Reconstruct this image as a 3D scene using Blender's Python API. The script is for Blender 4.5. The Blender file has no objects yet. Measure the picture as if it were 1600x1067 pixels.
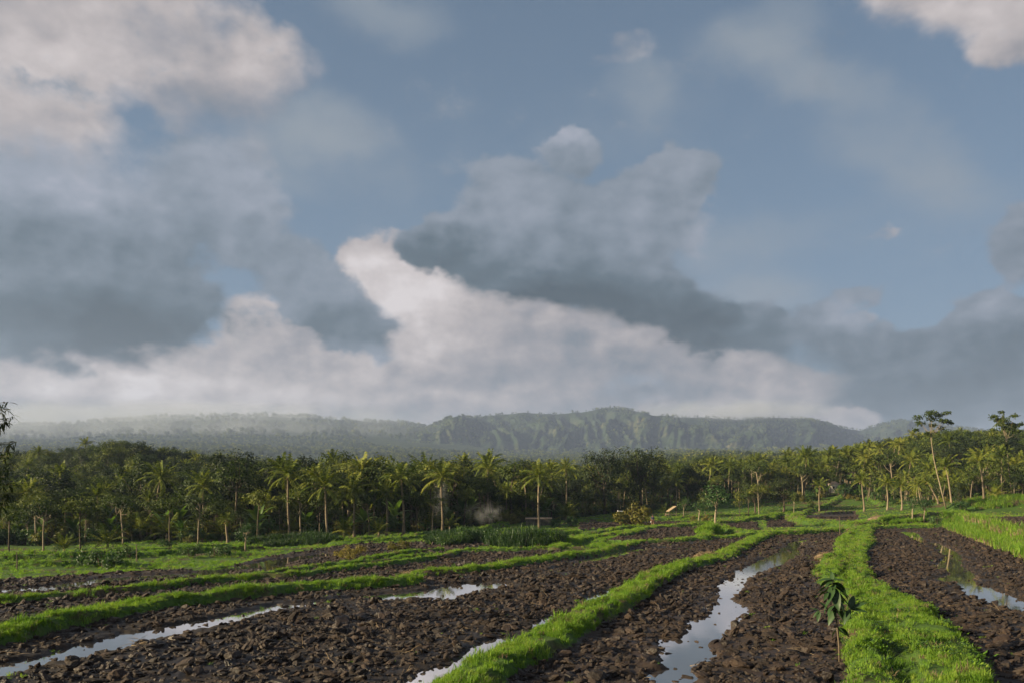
import bpy, bmesh, math, random
import numpy as np
from mathutils import Vector, Matrix

SC = bpy.context.scene
COL = SC.collection
R = math.radians
random.seed(7)
RNG = np.random.default_rng(7)

# ------------------------------------------------------------------ camera
F = 1244.0            # focal length in photograph pixels (28 mm on a 36 mm frame)
HZ = 772.0            # photograph row of the level horizon
EYE = 4.5             # eye height above the ploughed paddies (z = 0)
cam_d = bpy.data.cameras.new('camera')
cam = bpy.data.objects.new('camera', cam_d)
COL.objects.link(cam)
cam.location = (0, 0, EYE)
cam.rotation_euler = (R(90), 0, 0)
cam_d.sensor_width = 36.0
cam_d.lens = 36.0 * F / 1600.0
cam_d.shift_y = (HZ - 533.5) / 1600.0
cam_d.clip_start = 0.2
cam_d.clip_end = 30000
SC.camera = cam

# ------------------------------------------------------------------ colour management
vs = SC.view_settings
SC.display_settings.display_device = 'sRGB'
vs.view_transform = 'Standard'
vs.look = 'None'
vs.exposure = 1.65
vs.gamma = 1.0
vs.use_curve_mapping = False
SC.render.engine = 'CYCLES'
cy = SC.cycles
cy.max_bounces = 5
cy.diffuse_bounces = 3
cy.glossy_bounces = 2
cy.transmission_bounces = 3
cy.volume_bounces = 0
cy.transparent_max_bounces = 8
cy.use_denoising = True
cy.use_adaptive_sampling = True
cy.adaptive_threshold = 0.02
cy.sample_clamp_indirect = 6

# ------------------------------------------------------------------ sun
SUN_EL = R(17.0)
SUN_AZ = R(-106.0)     # measured from +Y (view direction) towards +X; the sun stands left, slightly behind
sdir = Vector((math.sin(SUN_AZ) * math.cos(SUN_EL), math.cos(SUN_AZ) * math.cos(SUN_EL), math.sin(SUN_EL)))
sun_d = bpy.data.lights.new('sun', 'SUN')
sun_d.energy = 5.0
sun_d.angle = R(0.6)
sun_d.color = (1.0, 0.82, 0.52)
sun = bpy.data.objects.new('sun', sun_d)
COL.objects.link(sun)
sun.location = (-60, -20, 60)
sun.rotation_euler = (-sdir).to_track_quat('-Z', 'Y').to_euler()

# ------------------------------------------------------------------ node helper
class NT:
    """thin wrapper that writes node trees as expressions"""
    def __init__(s, tree):
        s.t = tree; s.n = tree.nodes; s.l = tree.links
    def new(s, kind, **kw):
        nd = s.n.new(kind)
        for k, v in kw.items():
            setattr(nd, k, v)
        return nd
    def put(s, sock, v):
        if isinstance(v, bpy.types.NodeSocket):
            s.l.new(v, sock)
        elif v is not None:
            if isinstance(v, (tuple, list)) and sock.type == 'RGBA' and len(v) == 3:
                v = (*v, 1.0)
            sock.default_value = v
    def m(s, op, a, b=None, c=None, clamp=False):
        nd = s.new('ShaderNodeMath', operation=op, use_clamp=clamp)
        s.put(nd.inputs[0], a)
        if b is not None: s.put(nd.inputs[1], b)
        if c is not None: s.put(nd.inputs[2], c)
        return nd.outputs[0]
    def add(s, a, b): return s.m('ADD', a, b)
    def sub(s, a, b): return s.m('SUBTRACT', a, b)
    def mul(s, a, b): return s.m('MULTIPLY', a, b)
    def v(s, op, a, b=None, scale=None):
        nd = s.new('ShaderNodeVectorMath', operation=op)
        s.put(nd.inputs[0], a)
        if b is not None: s.put(nd.inputs[1], b)
        if scale is not None: s.put(nd.inputs['Scale'], scale)
        return nd.outputs['Value'] if op in ('LENGTH', 'DOT_PRODUCT', 'DISTANCE') else nd.outputs['Vector']
    def noise(s, vec, scale, detail=4.0, rough=0.55, lac=2.0, out='Fac', dist=0.0):
        nd = s.new('ShaderNodeTexNoise', noise_dimensions='3D')
        s.put(nd.inputs['Vector'], vec)
        s.put(nd.inputs['Scale'], scale); s.put(nd.inputs['Detail'], detail)
        s.put(nd.inputs['Roughness'], rough); s.put(nd.inputs['Lacunarity'], lac)
        s.put(nd.inputs['Distortion'], dist)
        return nd.outputs[out]
    def voro(s, vec, scale, feature='F1', detail=0.0, out='Distance', smooth=None):
        nd = s.new('ShaderNodeTexVoronoi', voronoi_dimensions='3D', feature=feature)
        s.put(nd.inputs['Vector'], vec); s.put(nd.inputs['Scale'], scale)
        if 'Detail' in nd.inputs: s.put(nd.inputs['Detail'], detail)
        if smooth is not None and 'Smoothness' in nd.inputs: s.put(nd.inputs['Smoothness'], smooth)
        return nd.outputs[out]
    def rng(s, x, a, b, c=0.0, d=1.0, kind='SMOOTHSTEP'):
        nd = s.new('ShaderNodeMapRange', interpolation_type=kind)
        for sock, val in zip(nd.inputs, (x, a, b, c, d)):
            s.put(sock, val)
        return nd.outputs[0]
    def mix(s, f, a, b):
        nd = s.new('ShaderNodeMix', data_type='RGBA')
        s.put(nd.inputs[0], f); s.put(nd.inputs[6], a); s.put(nd.inputs[7], b)
        return nd.outputs[2]
    def ramp(s, f, stops, interp='LINEAR'):
        nd = s.new('ShaderNodeValToRGB')
        cr = nd.color_ramp; cr.interpolation = interp
        while len(cr.elements) < len(stops): cr.elements.new(0.5)
        for e, (p, c) in zip(cr.elements, stops):
            e.position = p; e.color = (*c, 1.0)
        s.put(nd.inputs[0], f)
        return nd.outputs[0]
    def xyz(s, x, y, z):
        nd = s.new('ShaderNodeCombineXYZ')
        for sock, val in zip(nd.inputs, (x, y, z)): s.put(sock, val)
        return nd.outputs[0]
    def sep(s, v):
        nd = s.new('ShaderNodeSeparateXYZ'); s.put(nd.inputs[0], v)
        return nd.outputs

def lin(r, g, b):
    f = lambda c: (c / 255 / 12.92) if c <= 10 else (((c / 255) + 0.055) / 1.055) ** 2.4
    return (f(r), f(g), f(b))
# ------------------------------------------------------------------ sky: Nishita air with layered clouds, all by direction
def build_world():
    w = bpy.data.worlds.new('World'); SC.world = w; w.use_nodes = True
    w.node_tree.nodes.clear()
    g = NT(w.node_tree)
    D = g.new('ShaderNodeTexCoord').outputs['Generated']
    x, y, z = g.sep(D)
    az = g.m('ARCTAN2', x, y)
    el = g.m('ARCSINE', z)
    U = g.mul(az, 12.44); V = g.mul(el, 12.44)         # about one unit per 100 photograph pixels
    P0 = g.xyz(U, V, 0.0)
    Df = g.v('MULTIPLY', D, (1.0, 1.0, 1.45))          # flatter cloud texture
    big = g.noise(Df, 5.0, 3, 0.6, out='Color')
    fin = g.noise(Df, 22.0, 3, 0.6, out='Color')
    w1 = g.v('SCALE', g.v('SUBTRACT', big, (0.5, 0.5, 0.5)), scale=0.85)
    w2 = g.v('SCALE', g.v('SUBTRACT', fin, (0.5, 0.5, 0.5)), scale=0.45)
    P = g.v('ADD', P0, g.v('ADD', w1, w2))
    sx_, sy_, sz_ = g.sep(P)
    P = g.xyz(sx_, sy_, 0.0)

    def place(px, py):
        a = math.atan((px - 800) / F); e = math.atan((HZ - py) / F * math.cos(a))
        return a, e
    def blob(px, py, rx, ry, wt, rot=0.0, inner=0.2, src=None):
        a, e = place(px, py)
        rx = max(0.02, rx / 100 * math.cos(a) ** 2); ry = max(0.02, ry / 100 * math.cos(a) * math.cos(e) ** 2)
        q = g.v('SUBTRACT', src or P, (a * 12.44, e * 12.44, 0))
        if rot == 0:
            d = g.v('LENGTH', g.v('MULTIPLY', q, (1 / rx, 1 / ry, 0)))
        else:
            c_, s_ = math.cos(R(rot)), math.sin(R(rot))
            xx = g.v('DOT_PRODUCT', q, (c_ / rx, s_ / rx, 0)); yy = g.v('DOT_PRODUCT', q, (-s_ / ry, c_ / ry, 0))
            d = g.m('SQRT', g.m('MULTIPLY_ADD', xx, xx, g.mul(yy, yy)))
        return g.rng(d, 1.0, inner, 0.0, wt)
    def total(base, blobs, **kw):
        acc = base
        for b in blobs:
            if b[4] >= 0.8: b = (*b[:4], b[4] * 1.35, *b[5:])
            acc = g.add(acc, blob(*b, **kw))
        return acc

    n_soft = g.noise(Df, 7.0, 5, 0.56)
    n_fine = g.noise(Df, 26.0, 5, 0.64)
    billow = lambda v: g.m('MULTIPLY_ADD', g.m('ABSOLUTE', g.sub(g.noise(v, 13.0, 2, 0.5), 0.5)), -4.0, 0.5)
    puff = billow(Df)
    ns = g.mul(g.sub(n_soft, 0.5), 1.0)
    nf = g.mul(g.sub(n_fine, 0.5), 1.0)
    # relief: the same noise one step towards the sun
    Dl = g.v('ADD', Df, tuple(v * 0.022 for v in (sdir.x * 0.8, 0.0, 0.7)))
    n_soft2 = g.noise(Dl, 7.0, 5, 0.56)
    relief = g.mul(g.sub(n_soft, n_soft2), 1.0)
    relief_p = g.sub(puff, billow(Dl))

    # outside the frame the cloudy sky simply goes on
    front = g.mul(g.rng(g.m('ABSOLUTE', az), 0.62, 0.95, 1, 0), g.rng(el, 0.62, 0.9, 1, 0))
    away = g.sub(1.0, front)
    n_cov = g.noise(Df, 2.6, 5, 0.55)

    # ---- thin veil
    veil = total(g.mul(ns, 0.9), [
        (600, 30, 170, 70, 0.42), (1180, 40, 150, 80, 0.42), (1290, 120, 230, 70, 0.42, -25), (1430, 250, 260, 90, 0.45, -25),
        (1000, 120, 90, 90, 0.30, -50), (1350, 350, 260, 110, 0.22), (1150, 400, 160, 120, 0.42), (1220, 470, 160, 60, 0.4),
        (590, 330, 150, 160, 0.28), (520, 200, 130, 80, 0.5), (430, 230, 140, 110, 0.4), (1000, 180, 300, 120, 0.12)])
    veil = g.add(veil, g.mul(away, g.mul(n_cov, 0.5)))
    a_veil = g.rng(veil, 0.02, 0.85, 0.0, 0.85)

    # ---- layer B: sunlit pinkish clouds
    fb = total(g.add(g.mul(ns, 1.0), g.add(g.mul(nf, 0.62), g.mul(puff, 0.30))), [
        (170, 50, 430, 210, 1.0), (40, 190, 260, 220, 0.9), (400, 110, 170, 110, 0.6), (330, 180, 160, 80, 0.4),
        (205, 180, 60, 30, -0.45), (232, 200, 55, 30, -0.5), (450, 20, 60, 40, -0.45),
        (1590, -40, 400, 180, 1.25, -14), (1600, 60, 130, 90, 0.5),
        (972, 80, 90, 56, 0.66, 15), (1375, 366, 66, 28, 0.45), (1352, 494, 30, 18, 0.45),
        (650, 470, 190, 140, 1.0, -30), (760, 540, 320, 150, 0.9), (560, 420, 80, 60, 0.6), (250, 600, 560, 85, 1.0), (400, 520, 130, 90, 0.7), (900, 590, 440, 120, 1.0),
        (1100, 620, 400, 80, 0.8), (480, 560, 160, 80, 0.6), (700, 690, 1500, 100, 1.1), (445, 596, 80, 18, -0.35, -12), (20, 585, 70, 40, 0.4), (400, 250, 80, 50, 0.4, 20)])
    fb = g.add(fb, g.mul(away, g.sub(g.mul(n_cov, 2.2), 0.75)))
    wb = g.add(0.70, g.add(blob(260, 130, 520, 220, 1.15, src=P0), g.add(blob(1450, 60, 400, 120, 0.6, src=P0), blob(980, 80, 150, 90, 0.6, src=P0))))
    a_b = g.rng(fb, 0.33, wb)
    # ---- layer G: grey shaded clouds in front of them
    fg = total(g.add(g.mul(ns, 1.1), g.add(g.mul(nf, 0.80), g.mul(puff, 0.36))), [
        (60, 400, 390, 215, 1.25), (60, 300, 300, 150, 0.5), (110, 490, 300, 95, 1.0), (330, 300, 140, 110, 0.75), (390, 370, 110, 90, 0.5),
        (530, 500, 150, 75, 1.15, -22), (455, 430, 110, 80, 0.75), (380, 520, 70, 50, 0.3),
        (900, 370, 270, 120, 1.15), (900, 445, 330, 80, 1.0, -10), (1060, 275, 110, 70, 0.9), (905, 232, 70, 50, 0.85), (680, 390, 100, 60, 0.95),
        (800, 300, 90, 70, 0.7), (1080, 495, 170, 55, 1.0, -14), (1110, 545, 50, 40, 0.4),
        (1400, 585, 200, 110, 1.1), (1570, 570, 190, 120, 1.25), (1200, 505, 110, 45, 0.45), (1610, 380, 90, 90, 0.85), (1560, 640, 420, 75, 1.0), (1345, 660, 75, 26, -1.3), (1500, 664, 80, 18, -0.8),
        (1300, 500, 80, 60, 0.7), (1245, 535, 110, 60, 0.75), (1430, 500, 60, 75, -0.75), (1345, 463, 60, 22, 0.55), (1530, 490, 100, 50, 0.8), (1030, 600, 160, 50, 0.3), (80, 150, 130, 40, 0.25)])
    fg = g.add(fg, g.mul(away, g.sub(g.mul(n_cov, -1.6), -0.55)))
    # tops are crisp, undersides and the rain-dark left mass are soft
    wg = g.add(0.60, g.add(blob(180, 545, 420, 70, 0.55, src=P0), g.add(blob(960, 510, 360, 60, 0.45, src=P0), g.add(blob(60, 240, 380, 120, 0.55, src=P0), g.add(blob(1200, 620, 300, 60, 0.5, src=P0), g.add(blob(860, 480, 460, 130, 0.6, src=P0), blob(1260, 590, 190, 120, 0.8, src=P0)))))))
    a_g = g.rng(fg, 0.22, wg)

    # ---- brightness of each layer (0 dark .. 1 bright)
    n_fine2 = g.noise(Dl, 26.0, 4, 0.6)
    billows = g.mul(g.sub(n_fine, n_fine2), g.rng(el, 0.34, 0.10, 0.20, 0.62))
    tb = total(g.add(g.add(g.mul(relief, 1.4), billows), g.add(g.mul(relief_p, 0.12), 0.58)), [
        (260, 60, 150, 60, -0.13), (360, 180, 190, 60, -0.26), (520, 190, 120, 80, -0.34), (80, 120, 180, 80, 0.10), (620, 460, 150, 100, 0.36), (560, 410, 60, 40, 0.1), (900, 590, 280, 90, -0.26),
        (1120, 600, 280, 90, -0.20), (930, 530, 230, 80, -0.24), (1540, 110, 240, 50, -0.20), (1500, 10, 180, 70, 0.12), (600, 30, 120, 60, -0.28), (250, 600, 330, 60, 0.26), (840, 560, 60, 40, 0.1), (60, 590, 60, 26, 0.12), (190, 592, 70, 30, 0.14), (130, 618, 60, 16, -0.14), (250, 560, 60, 26, -0.12),
        (400, 650, 1000, 30, -0.08), (40, 650, 260, 50, -0.24), (90, 555, 190, 28, -0.15), (470, 560, 110, 55, -0.15), (972, 72, 50, 40, -0.10), (1375, 366, 60, 30, -0.2), (700, 672, 1200, 50, -0.24), (500, 610, 900, 60, -0.06)])
    c_b = g.ramp(tb, [(0.0, lin(114, 124, 136)), (0.34, lin(153, 151, 156)), (0.60, lin(182, 175, 175)), (0.84, lin(205, 197, 196)), (1.0, lin(220, 213, 213))])
    tg = total(g.add(g.add(g.mul(relief, 1.0), g.mul(billows, 0.30)), g.add(g.mul(relief_p, 0.05), 0.54)), [
        (990, 500, 340, 85, -0.52, -8), (690, 410, 120, 60, -0.34), (180, 530, 360, 90, -0.46), (540, 525, 140, 60, -0.26), (900, 440, 320, 80, -0.16), (150, 430, 360, 140, -0.20),
        (895, 212, 70, 30, 0.22), (780, 280, 80, 60, 0.10), (1060, 250, 120, 50, 0.10), (860, 320, 220, 70, 0.05), (390, 280, 130, 90, 0.16), (80, 260, 260, 90, 0.20),
        (1420, 590, 460, 120, -0.24), (1320, 500, 60, 30, 0.12), (1540, 495, 90, 30, 0.12), (1120, 390, 60, 90, 0.25), (1130, 620, 150, 40, 0.20), (1600, 400, 110, 90, -0.05), (1440, 645, 500, 40, -0.08)])
    c_g = g.ramp(tg, [(0.0, lin(58, 75, 87)), (0.28, lin(84, 101, 114)), (0.52, lin(123, 135, 149)), (0.75, lin(150, 158, 172)), (1.0, lin(190, 189, 202))])

    sky = g.new('ShaderNodeTexSky', sky_type='NISHITA')
    sky.sun_disc = False
    sky.sun_elevation = SUN_EL
    sky.sun_rotation = SUN_AZ
    sky.altitude = 500
    sky.air_density = 1.0; sky.dust_density = 1.2; sky.ozone_density = 1.5
    # a hazy tropical evening: the clear air is veiled, so its blue is greyed towards the horizon
    air = g.v('SCALE', sky.outputs[0], scale=SKY_K)
    K = 6.5                                              # cloud colours are given in picture units
    hz = g.rng(el, 0.05, 0.60, 0.75, 0.40)
    air = g.mix(hz, air, tuple(c * K for c in lin(118, 141, 164)))
    sc = lambda c: g.v('SCALE', c, scale=K)
    col = g.mix(a_veil, air, tuple(c * K for c in lin(146, 155, 164)))
    col = g.mix(a_b, col, sc(c_b))
    col = g.mix(a_g, col, sc(c_g))
    # below the horizon (never seen past the ground sheet) the dome takes the ground's dull tone
    col = g.mix(g.rng(el, -0.06, -0.01, 1, 0), col, (0.36, 0.40, 0.33))
    bg = g.new('ShaderNodeBackground')
    g.put(bg.inputs[0], col); bg.inputs[1].default_value = 0.05
    out = g.new('ShaderNodeOutputWorld')
    g.l.new(bg.outputs[0], out.inputs[0])
    w.cycles.sampling_method = 'MANUAL'
    w.cycles.sample_map_resolution = 512
SKY_K = 0.57
build_world()
# ------------------------------------------------------------------ numpy noise
def _hash(ix, iy, seed):
    h = (ix.astype(np.int64) * 374761393 + iy.astype(np.int64) * 668265263 + seed * 974634777) & 0xFFFFFFFF
    h = ((h ^ (h >> 13)) * 1274126177) & 0xFFFFFFFF
    h = (h ^ (h >> 16)) & 0xFFFFFFFF
    return h.astype(np.float64) / 4294967295.0
def vnoise(x, y, seed=0):
    ix = np.floor(x); iy = np.floor(y)
    fx = x - ix; fy = y - iy
    fx = fx * fx * fx * (fx * (fx * 6 - 15) + 10); fy = fy * fy * fy * (fy * (fy * 6 - 15) + 10)
    a = _hash(ix, iy, seed); b = _hash(ix + 1, iy, seed); c = _hash(ix, iy + 1, seed); d = _hash(ix + 1, iy + 1, seed)
    return (a + (b - a) * fx) * (1 - fy) + (c + (d - c) * fx) * fy
def fbm(x, y, octaves=4, seed=0, gain=0.5, ridged=False):
    s = 0.0; amp = 1.0; tot = 0.0
    for o in range(octaves):
        n = vnoise(x * 2 ** o + 17.3 * o, y * 2 ** o - 9.1 * o, seed + o)
        if ridged: n = 1 - np.abs(2 * n - 1)
        s = s + amp * n; tot += amp; amp *= gain
    return s / tot
def sstep(x, a, b):
    t = np.clip((x - a) / (b - a), 0, 1)
    return t * t * (3 - 2 * t)

# ------------------------------------------------------------------ surveying: photograph pixel -> ground point
def W(px, py, z=0.0):
    y = F * (EYE - z) / (py - HZ)
    return ((px - 800) / F * y, y)
def WY(px, y):
    return (px - 800) / F * y
def PX(x, y, z):
    return 800 + F * x / y, HZ - F * (z - EYE) / y

LINE_A = [(560, 1250), (690, 1090), (740, 1050), (815, 1012), (862, 987), (912, 960), (955, 940), (990, 920), (1025, 897), (1065, 882), (1092, 875), (1125, 867), (1150, 855), (1175, 842), (1200, 832)]
LINE_C = [(-500, 1080), (-200, 1025), (0, 990), (62, 975), (125, 962), (200, 947), (275, 936), (350, 929), (450, 916), (550, 910), (640, 904)]
LINE_C2 = [(652, 898), (700, 893), (750, 889), (800, 882), (850, 874), (900, 867), (950, 858), (1000, 847), (1050, 845), (1100, 841), (1150, 838), (1195, 831)]
LINE_D = [(-500, 985), (-200, 955), (0, 939), (100, 931), (212, 921), (312, 909), (400, 902), (450, 900), (500, 894), (550, 887), (612, 881), (650, 875), (695, 869), (712, 862), (750, 860), (850, 857), (930, 856)]

# bunds: (pixels along the crest, level, half width m, height m)
BUNDS = [
    ('A', LINE_A, 0.15, 0.95, 0.36), ('C', LINE_C, 0.0, 0.85, 0.42), ('C', LINE_C2, -0.1, 0.75, 0.32), ('D', LINE_D, -0.4, 0.52, 0.32),
    ('D1', [(310, 904), (400, 895), (437, 890), (475, 885), (500, 881), (545, 878), (600, 874), (645, 866), (705, 863)], -0.6, 0.45, 0.28),
    ('F1', [(560, 876), (600, 869), (645, 862), (690, 858)], -0.7, 0.5, 0.3),
    ('L4', [(-300, 928), (-100, 912), (0, 905), (100, 898), (230, 888), (330, 886), (400, 871), (460, 862), (500, 856), (530, 849), (600, 847)], -0.75, 0.55, 0.15),
    ('L3', [(-300, 893), (-100, 887), (80, 883), (190, 880)], -1.1, 0.8, 0.4),
    ('L2', [(-300, 884), (-100, 878), (100, 873), (250, 868), (400, 858)], -1.2, 0.8, 0.5),
    ('L1', [(-300, 872), (-100, 868), (100, 866), (300, 860), (420, 850), (520, 846)], -1.35, 0.8, 0.5),
    ('M1', [(520, 846), (600, 844), (660, 841), (740, 836), (800, 831), (830, 829)], -0.8, 0.8, 0.4),
    ('M2', [(480, 841), (620, 837), (700, 832), (740, 830), (790, 822)], -0.8, 0.8, 0.5),
    ('N1', [(985, 849), (948, 850), (934, 846), (942, 840), (975, 836), (1000, 830)], -0.15, 0.9, 0.4),
    ('N2', [(868, 853), (885, 845), (905, 840), (960, 831), (1010, 826), (1060, 821), (1100, 817)], -0.2, 0.9, 0.4),
    ('F2', [(835, 831), (900, 828), (930, 828), (975, 823), (1025, 822), (1072, 820), (1105, 817)], -0.1, 0.9, 0.45),
    ('F3', [(900, 813), (1000, 810), (1080, 809), (1180, 808)], 0.0, 1.0, 0.5),
    ('F4', [(1105, 817), (1145, 815), (1195, 811), (1232, 806)], 0.0, 1.0, 0.5),
    ('R2', [(1196, 832), (1240, 831), (1290, 828), (1330, 827)], 0.1, 1.1, 0.5),
    ('R1', [(1342, 824), (1400, 822), (1490, 821)], 0.1, 0.9, 0.45),
    ('R3', [(1338, 813), (1400, 811), (1490, 808)], 0.6, 1.3, 0.7),
    ('R4', [(1200, 808), (1260, 801), (1335, 797), (1390, 800)], 0.3, 1.2, 0.6),
    ('R5', [(1232, 806), (1250, 813), (1300, 816), (1340, 818)], 0.2, 1.0, 0.6),
    ('K1', [(1098, 838), (1106, 830), (1118, 824), (1160, 829), (1196, 830)], 0.0, 0.9, 0.6),
]
PATH_B = [(1342, 823), (1366, 822), (1367, 847), (1356, 862), (1360, 885), (1370, 905), (1417, 932), (1455, 950), (1477, 972), (1510, 1007), (1535, 1025), (1560, 1056), (1600, 1110), (1660, 1200),
          (1330, 1200), (1315, 1067), (1311, 1025), (1314, 995), (1321, 960), (1307, 917), (1282, 910), (1271, 892), (1282, 877), (1297, 865), (1302, 850), (1313, 835)]
PADDIES = [  # (pixels round the rim, level)
    ('right', [(1345, 823), (1488, 823), (1600, 862), (1800, 945), (2100, 1060), (2100, 1300), (1420, 1300), (1440, 1067), (1400, 960), (1340, 900), (1345, 840)], 0.0),
    ('middle', [(1200, 832), (1335, 828), (1330, 870), (1300, 920), (1350, 1000), (1390, 1067), (1420, 1300), (520, 1300)] + LINE_A[1:], 0.0),
    ('centre', [(1175, 838)] + LINE_A[::-1][1:] + [(540, 1300), (-700, 1300), (-700, 1120)] + LINE_C + LINE_C2, -0.12),
    ('strip', LINE_C + LINE_C2[:7] + LINE_D[::-1], -0.42),
    ('upper', LINE_D[:-3] + [(700, 856), (655, 848), (560, 850), (500, 858), (440, 867), (400, 874), (340, 890), (237, 892), (100, 901), (0, 908), (-500, 945)], -0.75),
    ('back', [(950, 844), (985, 833), (1000, 830), (1040, 825), (1095, 823), (1098, 839), (1050, 844), (1000, 846)], -0.05),
    ('corner', [(1122, 818), (1182, 816), (1185, 828), (1130, 829)], 0.05),
    ('far', [(1254, 805), (1337, 803), (1338, 816), (1262, 813)], 0.25),
    ('far2', [(1196, 812), (1236, 812), (1240, 824), (1196, 824)], 0.05),
    ('far3', [(903, 817), (1075, 815), (1075, 820), (980, 823), (905, 827)], -0.1),
    ('far4', [(640, 850), (700, 842), (790, 835), (800, 850), (720, 858)], -0.62),
    ('terrace', [(1508, 811), (1560, 808), (1680, 806), (1760, 822), (1640, 832), (1575, 822)], 1.45),
]
WATERS = [  # standing water: (paddy, rim pixels)
    ('middle', [(1010, 1090), (1022, 1060), (1035, 1045), (1035, 1020), (1035, 998), (1070, 997), (1077, 972), (1110, 960), (1117, 935), (1122, 917), (1147, 895), (1172, 882), (1200, 868), (1220, 857), (1237, 845), (1262, 842),
                (1250, 857), (1252, 867), (1232, 877), (1200, 890), (1165, 907), (1162, 922), (1145, 935), (1162, 947), (1165, 960), (1147, 975), (1135, 995), (1115, 1002), (1112, 1025), (1092, 1035), (1080, 1060), (1075, 1090)]),
    ('right', [(1448, 845), (1462, 855), (1477, 872), (1457, 885), (1482, 895), (1455, 906), (1497, 912), (1505, 927), (1525, 935), (1570, 950), (1620, 965), (1700, 985), (1700, 960), (1600, 938), (1575, 927), (1542, 917), (1522, 910), (1525, 895), (1505, 885), (1500, 865), (1470, 848)]),
    ('right', [(1403, 829), (1430, 829), (1446, 846), (1450, 852), (1432, 846)]),
]
CHANNELS = [  # thin strips of water: (paddy, pixels along, half width m)
    ('centre', [(-100, 1066), (0, 1047), (50, 1036), (100, 1026), (140, 1015)], 0.55), ('centre', [(140, 1014), (190, 1002), (230, 992), (265, 986), (300, 978)], 0.85),
    ('centre', [(325, 974), (360, 967), (400, 957), (450, 947)], 0.65), ('centre', [(460, 946), (540, 936), (620, 928)], 0.35), ('centre', [(615, 932), (665, 929), (705, 923), (760, 914)], 1.3), ('centre', [(690, 938), (715, 926)], 0.4),
    ('centre', [(918, 876), (945, 870), (975, 862), (1000, 858)], 0.9), ('centre', [(1000, 858), (1030, 853)], 0.3), ('centre', [(835, 897), (915, 876)], 0.18),
    ('centre', [(655, 1067), (700, 1050), (745, 1025), (770, 1006), (790, 1000)], 0.42), ('centre', [(840, 979), (870, 967), (885, 962)], 0.42), ('centre', [(922, 940), (945, 930), (962, 924)], 0.42),
    ('upper', [(-150, 938), (0, 923), (50, 921), (105, 914), (170, 906)], 1.25), ('upper', [(180, 904), (240, 901), (300, 897), (330, 896)], 1.5), ('upper', [(345, 891), (400, 884), (455, 873), (512, 866)], 1.4), ('upper', [(425, 890), (432, 880)], 0.7),
    ('strip', [(620, 893), (650, 889)], 0.3), ('back', [(1060, 840), (1075, 836)], 0.4),
]
CTRL = [(0, 50, -.8), (0, 86, -1.6), (-300, 100, -1.7), (0, 120, -1.6), (200, 60, -.95), (200, 90, -1.5), (400, 72, -.9), (400, 94, -1.3), (560, 97, -1.0), (560, 130, -.9), (700, 105, -.7), (700, 90, -.6),
        (850, 115, -.4), (850, 90, -.35), (850, 145, -.3), (950, 135, -.1), (1000, 112, -.15), (1100, 115, -.05), (1080, 170, 0), (1250, 112, 0.05), (1250, 157, .25), (1350, 122, .6), (1420, 128, .9), (1400, 165, 1.1),
        (1490, 118, 1.3), (1500, 132, 1.5), (1600, 130, 1.6), (1500, 139, 3.2), (1600, 140, 4.0), (1560, 138, 3.8), (1440, 158, 2.0), (1300, 175, .8), (950, 165, 0.0), (800, 30, 0), (300, 30, -.3), (1300, 30, 0), (1350, 70, 0), (-200, 50, -.9)]
_c = np.array([(WY(p, y), y, z) for p, y, z in CTRL])

def base_level(x, y):
    num = np.zeros_like(x); den = np.zeros_like(x)
    for cx, cy_, cz in _c:
        w = 1.0 / ((x - cx) ** 2 + (y - cy_) ** 2 + 4.0) ** 2
        num += w * cz; den += w
    return num / den

# rising land beyond the fields
EDGE_PX = [-250, 0, 200, 400, 560, 700, 850, 950, 1100, 1300, 1400, 1450, 1600, 1900]     # where the woods begin
EDGE_Y = [90, 92, 97, 101, 106, 116, 132, 172, 190, 188, 176, 152, 147, 150]
def far_level(x, y):
    t = x / np.maximum(y, 1)
    p = 800 + F * t
    yk = [120, 200, 300, 450, 800, 1500, 2600, 5200, 9000]
    ang = np.interp(y, yk, [-0.03, 0.004, 0.020, 0.030, 0.038, 0.046, 0.054, 0.060, 0.058])
    low = sstep(p, 330, 470) * sstep(p, 1120, 900)
    ang = ang * (1 - low) + low * np.interp(y, yk, [-0.035, 0.000, 0.011, 0.016, 0.024, 0.039, 0.052, 0.060, 0.058])
    left = sstep(p, 860, 600)
    ang = ang + left * np.interp(y, [1000, 2200, 3400, 4200, 6000], [0, 0.014, 0.042, 0.036, 0.0]) * np.interp(p, [-100, 0, 100, 200, 350, 480, 560, 640, 800], [0.62, 0.66, 0.72, 0.90, 1.0, 0.98, 0.90, 0.82, 0.7])
    z = EYE + ang * y
    # wooded knoll on the left, hill on the right
    z = z + 6.0 * np.exp(-((p - 190) / 150) ** 2) * np.exp(-((y - 235) / 60) ** 2)
    right = sstep(p, 1180, 1520)
    z = z + right * np.interp(y, [130, 160, 260, 420, 700, 1200], [0, 3.5, 10.0, 14.0, 10.0, 0.0])
    z = z + (fbm(x / 140, y / 140, 4, 5) - 0.5) * np.interp(y, [150, 300, 1500, 4000], [0, 3, 16, 30])
    return z

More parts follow.
